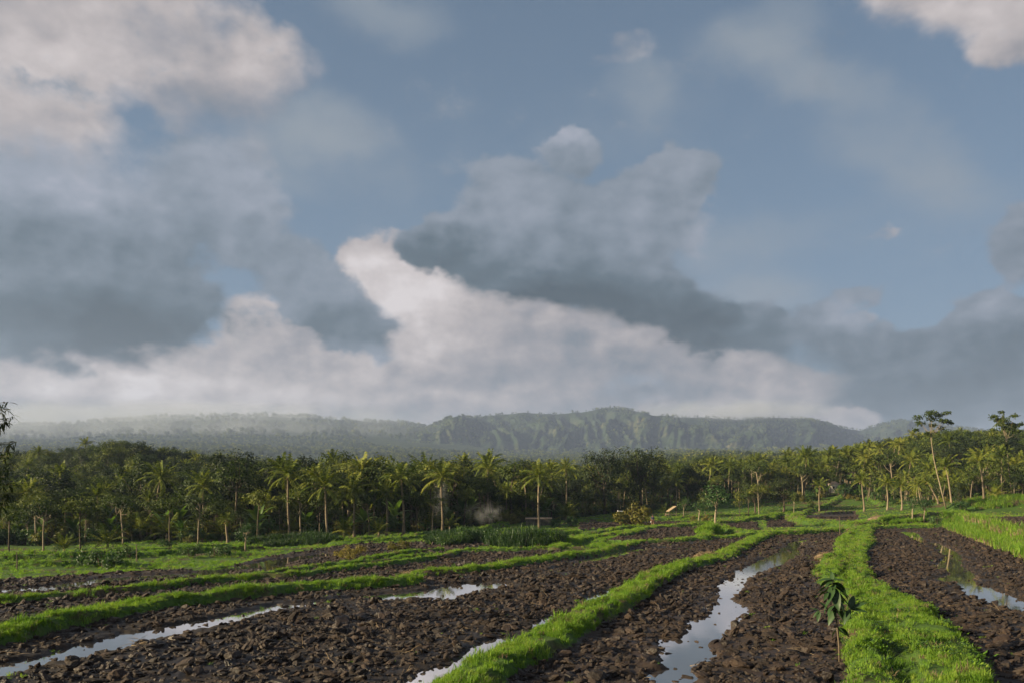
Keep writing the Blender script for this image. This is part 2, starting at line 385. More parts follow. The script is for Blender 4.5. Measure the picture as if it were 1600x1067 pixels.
def in_poly(x, y, poly):
    inside = np.zeros(x.shape, bool)
    n = len(poly)
    for i in range(n):
        x0, y0 = poly[i]; x1, y1 = poly[(i + 1) % n]
        if y0 == y1: continue
        c = ((y0 > y) != (y1 > y)) & (x < (x1 - x0) * (y - y0) / (y1 - y0) + x0)
        inside ^= c
    return inside
def seg_dist(x, y, pts, closed=False):
    """distance to a polyline, evaluated only near its box"""
    d = np.full(x.shape, 1e9)
    P = list(pts) + ([pts[0]] if closed else [])
    a = np.array(P); lo = a.min(0) - 4; hi = a.max(0) + 4
    m = (x > lo[0]) & (x < hi[0]) & (y > lo[1]) & (y < hi[1])
    if not m.any(): return d
    xs = x[m]; ys = y[m]; dd = np.full(xs.shape, 1e9)
    for (x0, y0), (x1, y1) in zip(P[:-1], P[1:]):
        ex, ey = x1 - x0, y1 - y0
        u = np.clip(((xs - x0) * ex + (ys - y0) * ey) / (ex * ex + ey * ey + 1e-9), 0, 1)
        dd = np.minimum(dd, np.hypot(xs - x0 - u * ex, ys - y0 - u * ey))
    d[m] = dd
    return d
def smooth_line(pts, n=4):
    """Catmull-Rom through traced points so that bunds bend rather than kink"""
    out = []
    for i in range(len(pts) - 1):
        p0 = pts[max(i - 1, 0)]; p1 = pts[i]; p2 = pts[i + 1]; p3 = pts[min(i + 2, len(pts) - 1)]
        for k in range(n):
            t = k / n
            out.append(tuple(0.5 * ((2 * b) + (-a + c) * t + (2 * a - 5 * b + 4 * c - d) * t * t + (-a + 3 * b - 3 * c + d) * t ** 3) for a, b, c, d in zip(p0, p1, p2, p3)))
    out.append(tuple(pts[-1]))
    return out

BUND_W = [(nm, smooth_line([W(px, py, z + h * 0.5) for px, py in pts], 3), hw, h) for nm, pts, z, hw, h in BUNDS]
PATH_W = [W(px, py, 0.25) for px, py in PATH_B]
PADDY_W = [(nm, [W(px, py, z) for px, py in pts], z) for nm, pts, z in PADDIES]
LEVEL = {nm: z for nm, _, z in PADDIES}
WATER_W = [(nm, [W(px, py, LEVEL[nm]) for px, py in pts]) for nm, pts in WATERS]
CHAN_W = [(nm, smooth_line([W(px, py, LEVEL[nm]) for px, py in pts], 3), hw) for nm, pts, hw in CHANNELS]
TERRACE_W = [(61, 110), (40.6, 63), (27.2, 33.5), (22, 24), (80, 20), (160, 60), (160, 131), (75, 131), (66, 120)]
BUND_KEYS = []
for nm, *_ in BUND_W:
    if nm not in BUND_KEYS: BUND_KEYS.append(nm)
BUND_KEYS += ['B']

def ground(x, y):
    """height, paddy index (-1 none), bund index (-1 none), bund height, signed wetness for arrays of ground points"""
    x = np.asarray(x, float); y = np.asarray(y, float)
    z = base_level(x, y)
    pid = np.full(x.shape, -1); bid = np.full(x.shape, -1); bh = np.zeros(x.shape); wet = np.full(x.shape, -1.0)
    near = y < 215
    for i, (nm, poly, lv) in enumerate(PADDY_W):
        m = in_poly(x, y, poly)
        pid[m] = i; z = np.where(m, lv, z)
    tm = in_poly(x, y, TERRACE_W)
    dt = seg_dist(x, y, TERRACE_W, True)
    rise = np.where(tm, sstep(dt, 0.0, 0.9), 0)
    z = np.where(tm, z * (1 - rise) + 1.45 * rise, z)
    pid[tm] = -1
    pl = in_poly(x, y, PADDY_W[-1][1]); pid[pl] = len(PADDY_W) - 1; z = np.where(pl, 1.40, z)
    wob = fbm(x / 1.7, y / 1.7, 3, 21) - 0.5
    wob2 = fbm(x / 0.45, y / 0.45, 2, 31) - 0.5
    for nm, pts, hw, h in BUND_W:
        d = seg_dist(x, y, pts) + wob * 0.55 + wob2 * 0.25
        hh = h * (0.9 + 0.7 * wob) * sstep(d, hw * 1.0, hw * 0.45)
        m = hh > bh
        bh = np.where(m, hh, bh); bid[m & (hh > 0.03)] = BUND_KEYS.index(nm)
    inb = in_poly(x, y, PATH_W)
    db = seg_dist(x, y, PATH_W, True)
    sd = np.where(inb, db, -db) + wob * 0.6 + wob2 * 0.3
    gro = seg_dist(x, y, [W(px, py, 0.2) for px, py in [(1340, 828), (1325, 845), (1318, 880), (1322, 905), (1345, 930), (1372, 960), (1385, 1000), (1420, 1100)]])
    hh = 0.40 * sstep(sd, -0.10, 0.55) * (0.9 + 0.6 * wob) - 0.11 * sstep(gro, 0.42, 0.08) * sstep(sd, 0.2, 0.6)
    m = (hh > bh)
    bh = np.where(m, hh, bh); bid[m & (hh > 0.03)] = BUND_KEYS.index('B')
    for nm, poly in WATER_W:
        ins = in_poly(x, y, poly); d = seg_dist(x, y, poly, True)
        wet = np.maximum(wet, np.where(ins, d, -d))
    for nm, pts, hw in CHAN_W:
        wet = np.maximum(wet, hw - seg_dist(x, y, pts))
    far = far_level(x, y)
    ed = np.interp(800 + F * x / np.maximum(y, 1), EDGE_PX, EDGE_Y)
    z = z + 0.062 * np.clip(y - ed - 5, 0, 90) * sstep(y, 80, 100)
    k = sstep(y, 165, 212)
    z = z * (1 - k) + far * k
    return z, pid, bid, bh, wet

def soil_relief(x, y):
    n1 = fbm(x / 1.3, y / 1.3, 3, 3) - 0.5
    n2 = fbm(x / 0.34 + 0.6 * n1, y / 0.34, 3, 11, 0.55, ridged=True) - 0.55
    return 0.10 * n1 + 0.11 * n2
def full_height(x, y):
    z, pid, bid, bh, wet = ground(x, y)
    soil = (pid >= 0)
    rel = soil_relief(x, y) * np.clip(1 - bh / 0.15, 0, 1)
    wetn = wet + (fbm(x / 0.5, y / 0.5, 3, 41) - 0.5) * 0.75 + (fbm(x / 0.13, y / 0.13, 2, 43) - 0.5) * 0.22
    dip = sstep(wetn, -0.30, 0.16)
    h = z + np.where(soil, 0.085 + rel * (1 - 0.75 * dip) - 0.15 * dip, (fbm(x / 2.5, y / 2.5, 3, 9) - 0.5) * 0.18 * np.interp(y, [100, 400, 1000], [1, 2, 0]))
    h = h + bh + np.where(bh > 0.04, 0.05 * (fbm(x / 0.3, y / 0.3, 2, 15) - 0.5), 0)
    return h, pid, bid, bh, wetn

# a quick lookup for standing things on the land
def gz(x, y):
    h = full_height(np.array([x], float), np.array([y], float))[0]
    return float(h[0])
# ------------------------------------------------------------------ materials
def mat(name):
    m = bpy.data.materials.new(name); m.use_nodes = True
    m.node_tree.nodes.clear()
    g = NT(m.node_tree)
    out = g.new('ShaderNodeOutputMaterial')
    return m, g, out
def principled(g, out, color, rough=0.8, spec=0.3, normal=None, metallic=0.0, ior=None):
    p = g.new('ShaderNodeBsdfPrincipled')
    g.put(p.inputs['Base Color'], color); g.put(p.inputs['Roughness'], rough)
    g.put(p.inputs['Specular IOR Level'], spec); g.put(p.inputs['Metallic'], metallic)
    if ior: p.inputs['IOR'].default_value = ior
    if normal is not None: g.put(p.inputs['Normal'], normal)
    g.l.new(p.outputs[0], out.inputs[0])
    return p
def bump(g, h, strength=0.5, dist=0.05):
    b = g.new('ShaderNodeBump'); b.inputs['Strength'].default_value = strength; b.inputs['Distance'].default_value = dist
    g.put(b.inputs['Height'], h)
    return b.outputs[0]
def pos(g): return g.new('ShaderNodeNewGeometry').outputs['Position']
def rand_obj(g): return g.new('ShaderNodeObjectInfo').outputs['Random']
def rand_isl(g): return g.new('ShaderNodeNewGeometry').outputs['Random Per Island']

def mat_soil():
    m, g, out = mat('soil')
    P = pos(g)
    n = g.noise(P, 0.45, 4, 0.6); f = g.noise(P, 9.0, 5, 0.65); r = rand_obj(g)
    v = g.add(g.mul(g.add(n, r), 0.35), g.mul(f, 0.45))
    c = g.ramp(v, [(0.25, (0.0051, 0.0034, 0.0027)), (0.5, (0.0142, 0.0088, 0.0060)), (0.75, (0.0292, 0.0181, 0.0122)), (0.95, (0.0576, 0.0370, 0.0251))])
    rough = g.rng(n, 0.35, 0.65, 0.55, 0.9)
    principled(g, out, c, rough, 0.35, bump(g, f, 0.7, 0.03))
    return m
def mat_dry(name, c0, c1, scale=3.0):
    m, g, out = mat(name)
    P = pos(g)
    v = g.add(g.mul(g.noise(P, scale, 5, 0.65), 0.7), g.mul(rand_isl(g), 0.3))
    c = g.ramp(v, [(0.3, c0), (0.75, c1)])
    principled(g, out, c, 0.85, 0.2)
    return m
def mat_turf():
    m, g, out = mat('turf')
    P = pos(g)
    n = g.noise(P, 0.22, 5, 0.62); f = g.noise(P, 6.0, 4, 0.65); q = g.noise(g.v('MULTIPLY', P, (0.05, 0.35, 1)), 1.0, 4, 0.6)
    green = g.ramp(f, [(0.3, (0.0240, 0.0496, 0.0096)), (0.6, (0.0560, 0.1080, 0.0176)), (0.8, (0.0920, 0.1440, 0.0280))])
    brown = g.ramp(f, [(0.3, (0.0350, 0.0266, 0.0168)), (0.7, (0.0910, 0.0700, 0.0385))])
    k = g.rng(g.add(g.mul(n, 0.5), g.mul(q, 0.5)), 0.50, 0.60)
    principled(g, out, g.mix(k, green, brown), 0.9, 0.15, bump(g, f, 0.6, 0.06))
    return m
def mat_wood_floor():
    m, g, out = mat('forest_floor')
    P = pos(g)
    n = g.noise(P, 0.02, 6, 0.65); f = g.noise(P, 0.35, 5, 0.7)
    c = g.ramp(f, [(0.3, (0.010, 0.016, 0.006)), (0.6, (0.028, 0.042, 0.014)), (0.85, (0.06, 0.072, 0.025))])
    d = g.ramp(n, [(0.35, (0.016, 0.026, 0.010)), (0.65, (0.050, 0.066, 0.024))])
    principled(g, out, g.mix(0.5, c, d), 1.0, 0.05, bump(g, f, 0.8, 1.0))
    return m
def mat_leaf(name, stops, trans=0.35, rough=0.5, spec=0.35, obj_w=0.45, isl_w=0.35, nz=0.0, cell=3.0):
    """leaf: base colour varies by thing and by leaf; some of the light goes through"""
    m, g, out = mat(name)
    v = g.add(g.mul(rand_obj(g), obj_w), g.mul(rand_isl(g), isl_w))
    if nz:
        v = g.add(v, g.mul(g.noise(pos(g), cell, 3, 0.6), nz))
    c = g.ramp(v, stops)
    p = g.new('ShaderNodeBsdfPrincipled')
    g.put(p.inputs['Base Color'], c); p.inputs['Roughness'].default_value = rough; p.inputs['Specular IOR Level'].default_value = spec
    t = g.new('ShaderNodeBsdfTranslucent'); g.put(t.inputs[0], g.v('MULTIPLY', c, (1.15, 1.2, 0.6)))
    mx = g.new('ShaderNodeMixShader'); mx.inputs[0].default_value = trans
    g.l.new(p.outputs[0], mx.inputs[1]); g.l.new(t.outputs[0], mx.inputs[2]); g.l.new(mx.outputs[0], out.inputs[0])
    return m
def mat_bark(name, c0, c1):
    m, g, out = mat(name)
    P = g.new('ShaderNodeTexCoord').outputs['Object']
    n = g.noise(g.v('MULTIPLY', P, (1, 1, 3.0)), 3.0, 5, 0.65); r = rand_obj(g)
    c = g.ramp(g.add(g.mul(n, 0.75), g.mul(r, 0.25)), [(0.3, c0), (0.75, c1)])
    principled(g, out, c, 0.85, 0.2, bump(g, n, 0.6, 0.05))
    return m
def mat_water():
    m, g, out = mat('water')
    P = pos(g)
    f = g.noise(P, 2.2, 3, 0.5)
    c = g.ramp(g.noise(P, 0.3, 3, 0.5), [(0.3, (0.20, 0.175, 0.165)), (0.7, (0.26, 0.23, 0.22))])
    principled(g, out, g.mix(0.75, c, (0.97, 0.95, 0.96)), 0.03, 0.5, bump(g, f, 0.04, 0.02), metallic=0.97)
    return m
def mat_plain(name, c, rough=0.7, spec=0.3, var=0.25, scale=4.0):
    m, g, out = mat(name)
    n = g.noise(pos(g), scale, 4, 0.6)
    cc = g.mix(g.rng(n, 0.3, 0.7), tuple(v * (1 - var) for v in c), tuple(min(1, v * (1 + var)) for v in c))
    principled(g, out, cc, rough, spec)
    return m
def mat_mountain():
    m, g, out = mat('mountain_slopes')
    P = pos(g)
    geo = g.new('ShaderNodeNewGeometry')
    n = g.noise(P, 0.006, 6, 0.65); f = g.noise(P, 0.035, 5, 0.7)
    slope = g.sep(geo.outputs['Normal'])[2]
    green = g.ramp(f, [(0.3, (0.0102, 0.0187, 0.0102)), (0.65, (0.0238, 0.0357, 0.0187))])
    pale = g.ramp(f, [(0.3, (0.0425, 0.0459, 0.0221)), (0.7, (0.0892, 0.0808, 0.0365))])
    st = g.noise(g.v('MULTIPLY', P, (0.022, 0.022, 0.006)), 1.0, 5, 0.7)
    k = g.mul(g.mul(g.rng(n, 0.44, 0.62), g.rng(st, 0.42, 0.62)), g.rng(slope, 0.93, 0.70))
    principled(g, out, g.mix(k, green, pale), 1.0, 0.03, bump(g, f, 1.0, 6.0))
    return m

M = {}
M['soil'] = mat_soil()
M['turf'] = mat_turf()
M['floor'] = mat_wood_floor()
M['water'] = mat_water()
M['mountain'] = mat_mountain()
M['straw'] = mat_dry('straw', (0.075, 0.054, 0.035), (0.19, 0.142, 0.088), 6.0)
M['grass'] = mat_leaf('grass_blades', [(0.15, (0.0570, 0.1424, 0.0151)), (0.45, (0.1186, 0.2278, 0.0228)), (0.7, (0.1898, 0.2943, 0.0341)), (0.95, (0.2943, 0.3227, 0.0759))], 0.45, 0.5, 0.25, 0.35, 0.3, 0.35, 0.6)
M['grass_y'] = mat_leaf('sunny_grass_blades', [(0.15, (0.0854, 0.1709, 0.0190)), (0.45, (0.1519, 0.2563, 0.0304)), (0.7, (0.2183, 0.3037, 0.0427)), (0.95, (0.3227, 0.3227, 0.0949))], 0.45, 0.5, 0.25, 0.35, 0.3, 0.35, 0.6)  # yellower copy of the grass, golden sunlight put into its colour
M['reed'] = mat_leaf('reed_blades', [(0.15, (0.0112, 0.0304, 0.0096)), (0.5, (0.0240, 0.0576, 0.0144)), (0.9, (0.0560, 0.0960, 0.0240))], 0.35)
M['palm'] = mat_leaf('palm_leaflets', [(0.1, (0.0358, 0.0582, 0.0101)), (0.40, (0.0952, 0.1232, 0.0190)), (0.70, (0.1904, 0.1926, 0.0336)), (0.95, (0.2576, 0.2184, 0.0616))], 0.25, 0.62, 0.12, 0.35, 0.45)
M['leaf'] = mat_leaf('tree_leaves', [(0.1, (0.014, 0.028, 0.006)), (0.45, (0.043, 0.067, 0.012)), (0.75, (0.125, 0.142, 0.024)), (0.95, (0.22, 0.19, 0.04))], 0.25, 0.6, 0.2, 0.5, 0.35)
M['leaf_dark'] = mat_leaf('dark_tree_leaves', [(0.1, (0.010, 0.020, 0.007)), (0.5, (0.024, 0.038, 0.010)), (0.9, (0.062, 0.074, 0.018))], 0.2, 0.6, 0.2, 0.4, 0.4)
M['banana'] = mat_leaf('banana_leaves', [(0.1, (0.0400, 0.0880, 0.0160)), (0.5, (0.0760, 0.1320, 0.0240)), (0.95, (0.1520, 0.1600, 0.0400))], 0.4, 0.35, 0.5, 0.4, 0.4)
M['shrub'] = mat_leaf('shrub_leaves', [(0.1, (0.0170, 0.0425, 0.0102)), (0.5, (0.0382, 0.0850, 0.0187)), (0.95, (0.0850, 0.1360, 0.0340))], 0.3, 0.5, 0.35, 0.4, 0.4)
M['gold'] = mat_leaf('golden_shrub_leaves', [(0.1, (0.0723, 0.0850, 0.0153)), (0.5, (0.1530, 0.1360, 0.0255)), (0.95, (0.2550, 0.1785, 0.0510))], 0.35, 0.5, 0.3, 0.4, 0.4)
M['mango'] = mat_leaf('glossy_sapling_leaves', [(0.1, (0.0140, 0.0340, 0.0110)), (0.6, (0.0260, 0.0580, 0.0160)), (0.95, (0.0500, 0.0850, 0.0260))], 0.15, 0.5, 0.3, 0.2, 0.6)
M['bark_palm'] = mat_bark('palm_bark', (0.085, 0.068, 0.048), (0.24, 0.19, 0.125))
M['bark_pale'] = mat_bark('pale_bark', (0.11, 0.09, 0.062), (0.27, 0.22, 0.15))
M['bark_dark'] = mat_bark('dark_bark', (0.035, 0.028, 0.02), (0.11, 0.085, 0.058))
M['stem'] = mat_bark('green_stem', (0.06, 0.08, 0.03), (0.14, 0.15, 0.06))
# ------------------------------------------------------------------ mesh and tagging helpers
def tag(o, label=None, cat=None, group=None, kind=None):
    if label: o['label'] = label
    if cat: o['category'] = cat
    if group: o['group'] = group
    if kind: o['kind'] = kind
    return o
def mesh_np(name, V, Fc, material, smooth=True):
    """mesh from numpy arrays; faces n x 3 or n x 4"""
    me = bpy.data.meshes.new(name)
    V = np.ascontiguousarray(V, np.float32); Fc = np.ascontiguousarray(Fc, np.int32)
    n, k = Fc.shape
    me.vertices.add(len(V)); me.vertices.foreach_set('co', V.ravel())
    me.loops.add(n * k); me.loops.foreach_set('vertex_index', Fc.ravel())
    me.polygons.add(n); me.polygons.foreach_set('loop_start', np.arange(0, n * k, k, dtype=np.int32))
    me.polygons.foreach_set('loop_total', np.full(n, k, np.int32))
    me.polygons.foreach_set('use_smooth', np.full(n, smooth, bool))
    if material: me.materials.append(material)
    me.update(calc_edges=True)
    return me
def link(name, me, parent=None, loc=None):
    o = bpy.data.objects.new(name, me); COL.objects.link(o)
    if parent: o.parent = parent
    if loc: o.location = loc
    return o
def sub_mesh(V, Fc):
    u, inv = np.unique(Fc.ravel(), return_inverse=True)
    return V[u], inv.reshape(Fc.shape)
class MB:
    """collects tubes, cards and triangles; build() makes ONE mesh object"""
    def __init__(s): s.v = []; s.f = []
    def tube(s, pts, rad, sides=6, cap=True):
        pts = [Vector(p) for p in pts]; n = len(pts); b = len(s.v)
        for i, p in enumerate(pts):
            d = (pts[min(i + 1, n - 1)] - pts[max(i - 1, 0)]).normalized()
            a = d.orthogonal().normalized() if abs(d.z) < 0.95 else Vector((1, 0, 0))
            a = (a - d * a.dot(d)).normalized(); c = d.cross(a)
            for k in range(sides):
                t = 2 * math.pi * k / sides
                s.v.append(p + (a * math.cos(t) + c * math.sin(t)) * rad[i])
        for i in range(n - 1):
            for k in range(sides):
                k2 = (k + 1) % sides
                s.f.append((b + i * sides + k, b + i * sides + k2, b + (i + 1) * sides + k2, b + (i + 1) * sides + k))
        if cap:
            s.f.append(tuple(b + (n - 1) * sides + k for k in range(sides)))
            s.f.append(tuple(b + k for k in reversed(range(sides))))
    def poly(s, pts):
        b = len(s.v); s.v += [Vector(p) for p in pts]; s.f.append(tuple(range(b, b + len(pts))))
    def leaf(s, p, d, n, L, Wd, fold=0.25):
        """a leaf: four corners round a midrib, bent along its length"""
        p = Vector(p); sd = d.cross(n).normalized() * Wd * 0.5; b = len(s.v)
        m = p + d * L * 0.5 + n * L * fold * 0.3
        s.v += [p, m + sd, p + d * L - n * L * fold * 0.4, m - sd]
        s.f += [(b, b + 1, b + 2), (b, b + 2, b + 3)]
    def box(s, c, h, rot=None):
        b = len(s.v); c = Vector(c)
        for x in (-1, 1):
            for y in (-1, 1):
                for z in (-1, 1):
                    q = Vector((x * h[0], y * h[1], z * h[2]))
                    s.v.append(c + (rot @ q if rot else q))
        s.f += [tuple(b + i for i in q) for q in ((0, 1, 3, 2), (4, 6, 7, 5), (0, 4, 5, 1), (2, 3, 7, 6), (0, 2, 6, 4), (1, 5, 7, 3))]
    def mesh(s, name, material, smooth=False):
        me = bpy.data.meshes.new(name); me.from_pydata([tuple(v) for v in s.v], [], s.f)
        if smooth: me.polygons.foreach_set('use_smooth', [True] * len(me.polygons))
        me.materials.append(material); me.update()
        return me
    def build(s, name, material, parent=None, smooth=False):
        return link(name, s.mesh(name, material, smooth), parent)

# ------------------------------------------------------------------ land
NT_, NY_ = 600, 520
tt = np.linspace(-0.86, 0.86, NT_); yy = np.geomspace(13.0, 215.0, NY_)
TT, YY = np.meshgrid(tt, yy)
XX = TT * YY
H, PID, BID, BHT, WET = full_height(XX.ravel(), YY.ravel())
GV = np.stack([XX.ravel(), YY.ravel(), H], 1)
idx = np.arange(NT_ * NY_).reshape(NY_, NT_)
GF = np.stack([idx[:-1, :-1], idx[:-1, 1:], idx[1:, 1:], idx[1:, :-1]], -1).reshape(-1, 4)
fb_ = BHT[GF]; top = fb_.argmax(1)
f_bund = np.where(fb_.mean(1) > 0.05, BID[GF[np.arange(len(GF)), top]], -1)
f_pad = np.where(f_bund < 0, PID[GF[:, 0]], -1)
f_wet = WET[GF].mean(1)
f_area = (GV[GF[:, 1], 0] - GV[GF[:, 0], 0]) * (GV[GF[:, 3], 1] - GV[GF[:, 0], 1])
f_y = GV[GF[:, 0], 1]; f_px = 800 + F * GV[GF[:, 0], 0] / f_y

PADDY_LABEL = {
    'right': 'dark ploughed paddy with a pool of water right of the grass path', 'middle': 'dark ploughed paddy split by the long winding pool of water',
    'centre': 'widest ploughed paddy of lumpy brown clods between two grass bunds', 'strip': 'narrow ploughed strip between the two leftmost grass bunds',
    'upper': 'ploughed paddy with a thin broken water line below the grassy left terraces', 'back': 'small ploughed plot below the walking person',
    'corner': 'small ploughed corner plot behind the tall grass clump', 'far': 'ploughed plot on the far raised terrace before the hill forest', 'far2': 'little ploughed plot left of the far raised terrace',
    'far3': 'far thin ploughed plot beside the golden shrub', 'far4': 'ploughed plot in front of the dark reed thicket', 'terrace': 'ploughed plot on the raised terrace behind the tall grass bank'}
BUND_LABEL = {
    'A': 'grass bund running diagonally left of the winding pool', 'C': 'long grass bund along the upper side of the widest paddy', 'D': 'second long grass bund, above the narrow ploughed strip',
    'D1': 'thin low bund splitting the upper left paddy', 'F1': 'short grass bund in front of the small yellow shrubs', 'L4': 'grassy terrace edge above the thin broken water line',
    'L3': 'short terrace edge above the brown stubble patch at far left', 'L2': 'middle terrace edge on the grassy left slope', 'L1': 'uppermost terrace edge below the left tree line',
    'M1': 'grass bund left of the dark reed thicket', 'M2': 'grass bund along the foot of the tall palm row', 'N1': 'curling grass bund beside the small ploughed plot',
    'N2': 'grass bund on which the person walks', 'F2': 'thin sunlit bund behind the walking path', 'F3': 'farthest sunlit bund by the thatched shelters', 'F4': 'sunlit bund bending round the far small trees',
    'R2': 'cross bund closing the far end of the winding pool paddy', 'R1': 'low bund closing the far end of the right paddy', 'R3': 'raised grassy bank behind the right paddy', 'R4': 'upper rim bund of the far raised terrace',
    'R5': 'front rim bund of the far raised terrace', 'K1': 'short bund carrying the tall grass clump', 'B': 'wide bright grass path beside the young glossy sapling'}
grid_objs = {}
for i, (nm, _, lv) in enumerate(PADDY_W):
    s_ = f_pad == i
    if s_.sum() < 3: continue
    v, f = sub_mesh(GV, GF[s_])
    o = link('ploughed_paddy', mesh_np('ploughed_paddy', v, f, M['soil']))
    tag(o, PADDY_LABEL[nm], 'paddy field', 'ploughed paddies', 'structure'); grid_objs[nm] = o
for i, nm in enumerate(BUND_KEYS):
    s_ = f_bund == i
    if s_.sum() < 3: continue
    v, f = sub_mesh(GV, GF[s_])
    o = link('path' if nm == 'B' else 'earth_bund', mesh_np('earth_bund', v, f, M['turf']))
    tag(o, BUND_LABEL[nm], 'path' if nm == 'B' else 'bund', None if nm == 'B' else 'grass bunds between the paddies', 'structure')
f_wood = f_y > np.interp(f_px, EDGE_PX, EDGE_Y) + 4
s_ = (f_bund < 0) & (f_pad < 0) & ~f_wood
v, f = sub_mesh(GV, GF[s_]); o = link('ground', mesh_np('ground', v, f, M['turf'])); tag(o, 'uneven turf of the terraces round the ploughed paddies', 'ground', kind='structure')
s_ = (f_bund < 0) & (f_pad < 0) & f_wood
v, f = sub_mesh(GV, GF[s_]); o = link('forest_ground', mesh_np('forest_ground', v, f, M['floor'])); tag(o, 'dark ground under the woods behind the fields', 'ground', kind='structure')

# standing water: one level sheet per paddy; it shows wherever the clods leave a hollow
WATER_LABEL = {'middle': 'long winding pool reflecting the pale sky', 'right': 'pool in the ploughed paddy right of the grass path', 'centre': 'broken strips of water along the widest paddy',
               'upper': 'thin broken line of water across the upper left paddy', 'strip': 'small puddles in the narrow ploughed strip', 'back': 'tiny puddle in the plot below the person'}
for nm, poly, lv in PADDY_W:
    if nm not in WATER_LABEL: continue
    v, f = sub_mesh(GV, GF[(PID[GF[:, 0]] == [q[0] for q in PADDY_W].index(nm)) & (f_y < 110)])
    v = v.copy(); v[:, 2] = lv + 0.012
    me = mesh_np('water', v, f, M['water'], False)
    tag(link('water', me), WATER_LABEL[nm], 'water', 'standing water in the paddies', 'structure')

# the land beyond, out to the volcano's foot
yf = np.geomspace(214.9, 5000.0, 240); tf = np.linspace(-1.0, 1.0, 420)
TF, YF = np.meshgrid(tf, yf); k_ = np.clip((np.log(yf) - np.log(215)) / 1.2, 0, 1)[:, None]
TF = TF * (0.86 + 0.34 * k_)
ZF = far_level((TF * YF).ravel(), YF.ravel())
ii = np.arange(ZF.size).reshape(YF.shape)
FF = np.stack([ii[:-1, :-1], ii[:-1, 1:], ii[1:, 1:], ii[1:, :-1]], -1).reshape(-1, 4)
FV = np.stack([(TF * YF).ravel(), YF.ravel(), ZF], 1)
tag(link('wooded_plain', mesh_np('wooded_plain', FV, FF, M['floor'])), 'wide wooded plain rising into haze on the left', 'plain', kind='structure')
# land behind and beside the camera, and a base sheet out to the horizon
b = bmesh.new(); bmesh.ops.create_grid(b, x_segments=24, y_segments=12, size=1.0)
for v_ in b.verts: v_.co = Vector((v_.co.x * 420, -200 + v_.co.y * 213.5, -0.5 + 0.25 * math.sin(v_.co.x * 9) * math.cos(v_.co.y * 7)))
me = bpy.data.meshes.new('ground'); b.to_mesh(me); b.free(); me.materials.append(M['turf']); tag(link('ground', me), 'turf behind the viewpoint', 'ground', kind='structure')
b = bmesh.new(); bmesh.ops.create_grid(b, x_segments=8, y_segments=8, size=1.0)
for v_ in b.verts: v_.co = Vector((v_.co.x * 6400, 1950 + v_.co.y * 3400, -9))
me = bpy.data.meshes.new('ground'); b.to_mesh(me); b.free(); me.materials.append(M['floor']); tag(link('ground', me), 'low base land reaching the horizon', 'ground', kind='structure')

# ------------------------------------------------------------------ mountains
RIDGE = [(560, 700), (640, 690), (662, 672), (700, 655), (760, 649), (820, 644), (870, 646), (910, 643), (935, 638), (960, 635), (985, 640), (1010, 647), (1060, 650), (1110, 651), (1150, 655), (1200, 652), (1250, 653), (1290, 660), (1318, 668), (1345, 673), (1360, 668), (1378, 661), (1405, 656), (1440, 658), (1480, 664), (1530, 670), (1600, 674), (1700, 668), (1800, 676), (2000, 690)]
def build_mountains():
    Y0, Y1, Y2 = 2500.0, 3150.0, 4200.0
    nt, ns = 620, 120
    px = np.linspace(560, 1990, nt); t = (px - 800) / F
    rz = np.interp(px, [p for p, _ in RIDGE], [q for _, q in RIDGE])
    rz = rz + (fbm(px / 20.0, px * 0 + 3.1, 3, 77) - 0.5) * 3.0
    far_off = np.interp(px, [560, 1200, 1330, 1700], [0, 0, 500, 900])            # the right-hand range stands farther back
    s = np.linspace(0, 1, ns)
    V = np.zeros((ns, nt, 3))
    for j, sj in enumerate(s):
        up = min(sj / 0.72, 1.0); dn = max((sj - 0.72) / 0.28, 0)
        y = np.where(up < 1, Y0 + (Y1 - Y0) * up, Y1 + (Y2 - Y1) * dn) + far_off
        foot = far_level(t * y, y)
        top = EYE + (HZ - rz) / F * (Y1 + far_off)
        # spurs and gullies running down the scarp
        warp = (fbm(px / 60.0, px * 0 + up * 1.2, 3, 51) - 0.5) * 34
        rib = fbm((px + warp + 40 * up) / 62.0, px * 0 + up * 1.1, 3, 61, 0.5, ridged=True)
        rib2 = fbm((px + warp) / 15.0, px * 0 + up * 2.6, 3, 71, 0.5, ridged=True)
        prof = up ** 1.15
        carve = (up * (1 - up)) * 4.0
        prof = np.clip(prof + carve * ((rib - 0.55) * 0.42 + (rib2 - 0.5) * 0.16), -0.12, 1.0 + 0.0 * px) if up < 1 else np.ones(nt)
        z = foot - 14 + (top - foot + 14) * prof
        if dn > 0: z = top * (1 - dn) + (foot - 40) * dn
        yj = y - carve * (rib - 0.5) * 190 - carve * (rib2 - 0.5) * 60
        V[j, :, 0] = t * y; V[j, :, 1] = yj; V[j, :, 2] = z
    i2 = np.arange(ns * nt).reshape(ns, nt)
    f = np.stack([i2[:-1, :-1], i2[:-1, 1:], i2[1:, 1:], i2[1:, :-1]], -1).reshape(-1, 4)
    tag(link('mountains', mesh_np('mountains', V.reshape(-1, 3), f, M['mountain'])), 'ribbed green mountain range under low cloud', 'mountains', kind='structure')
build_mountains()
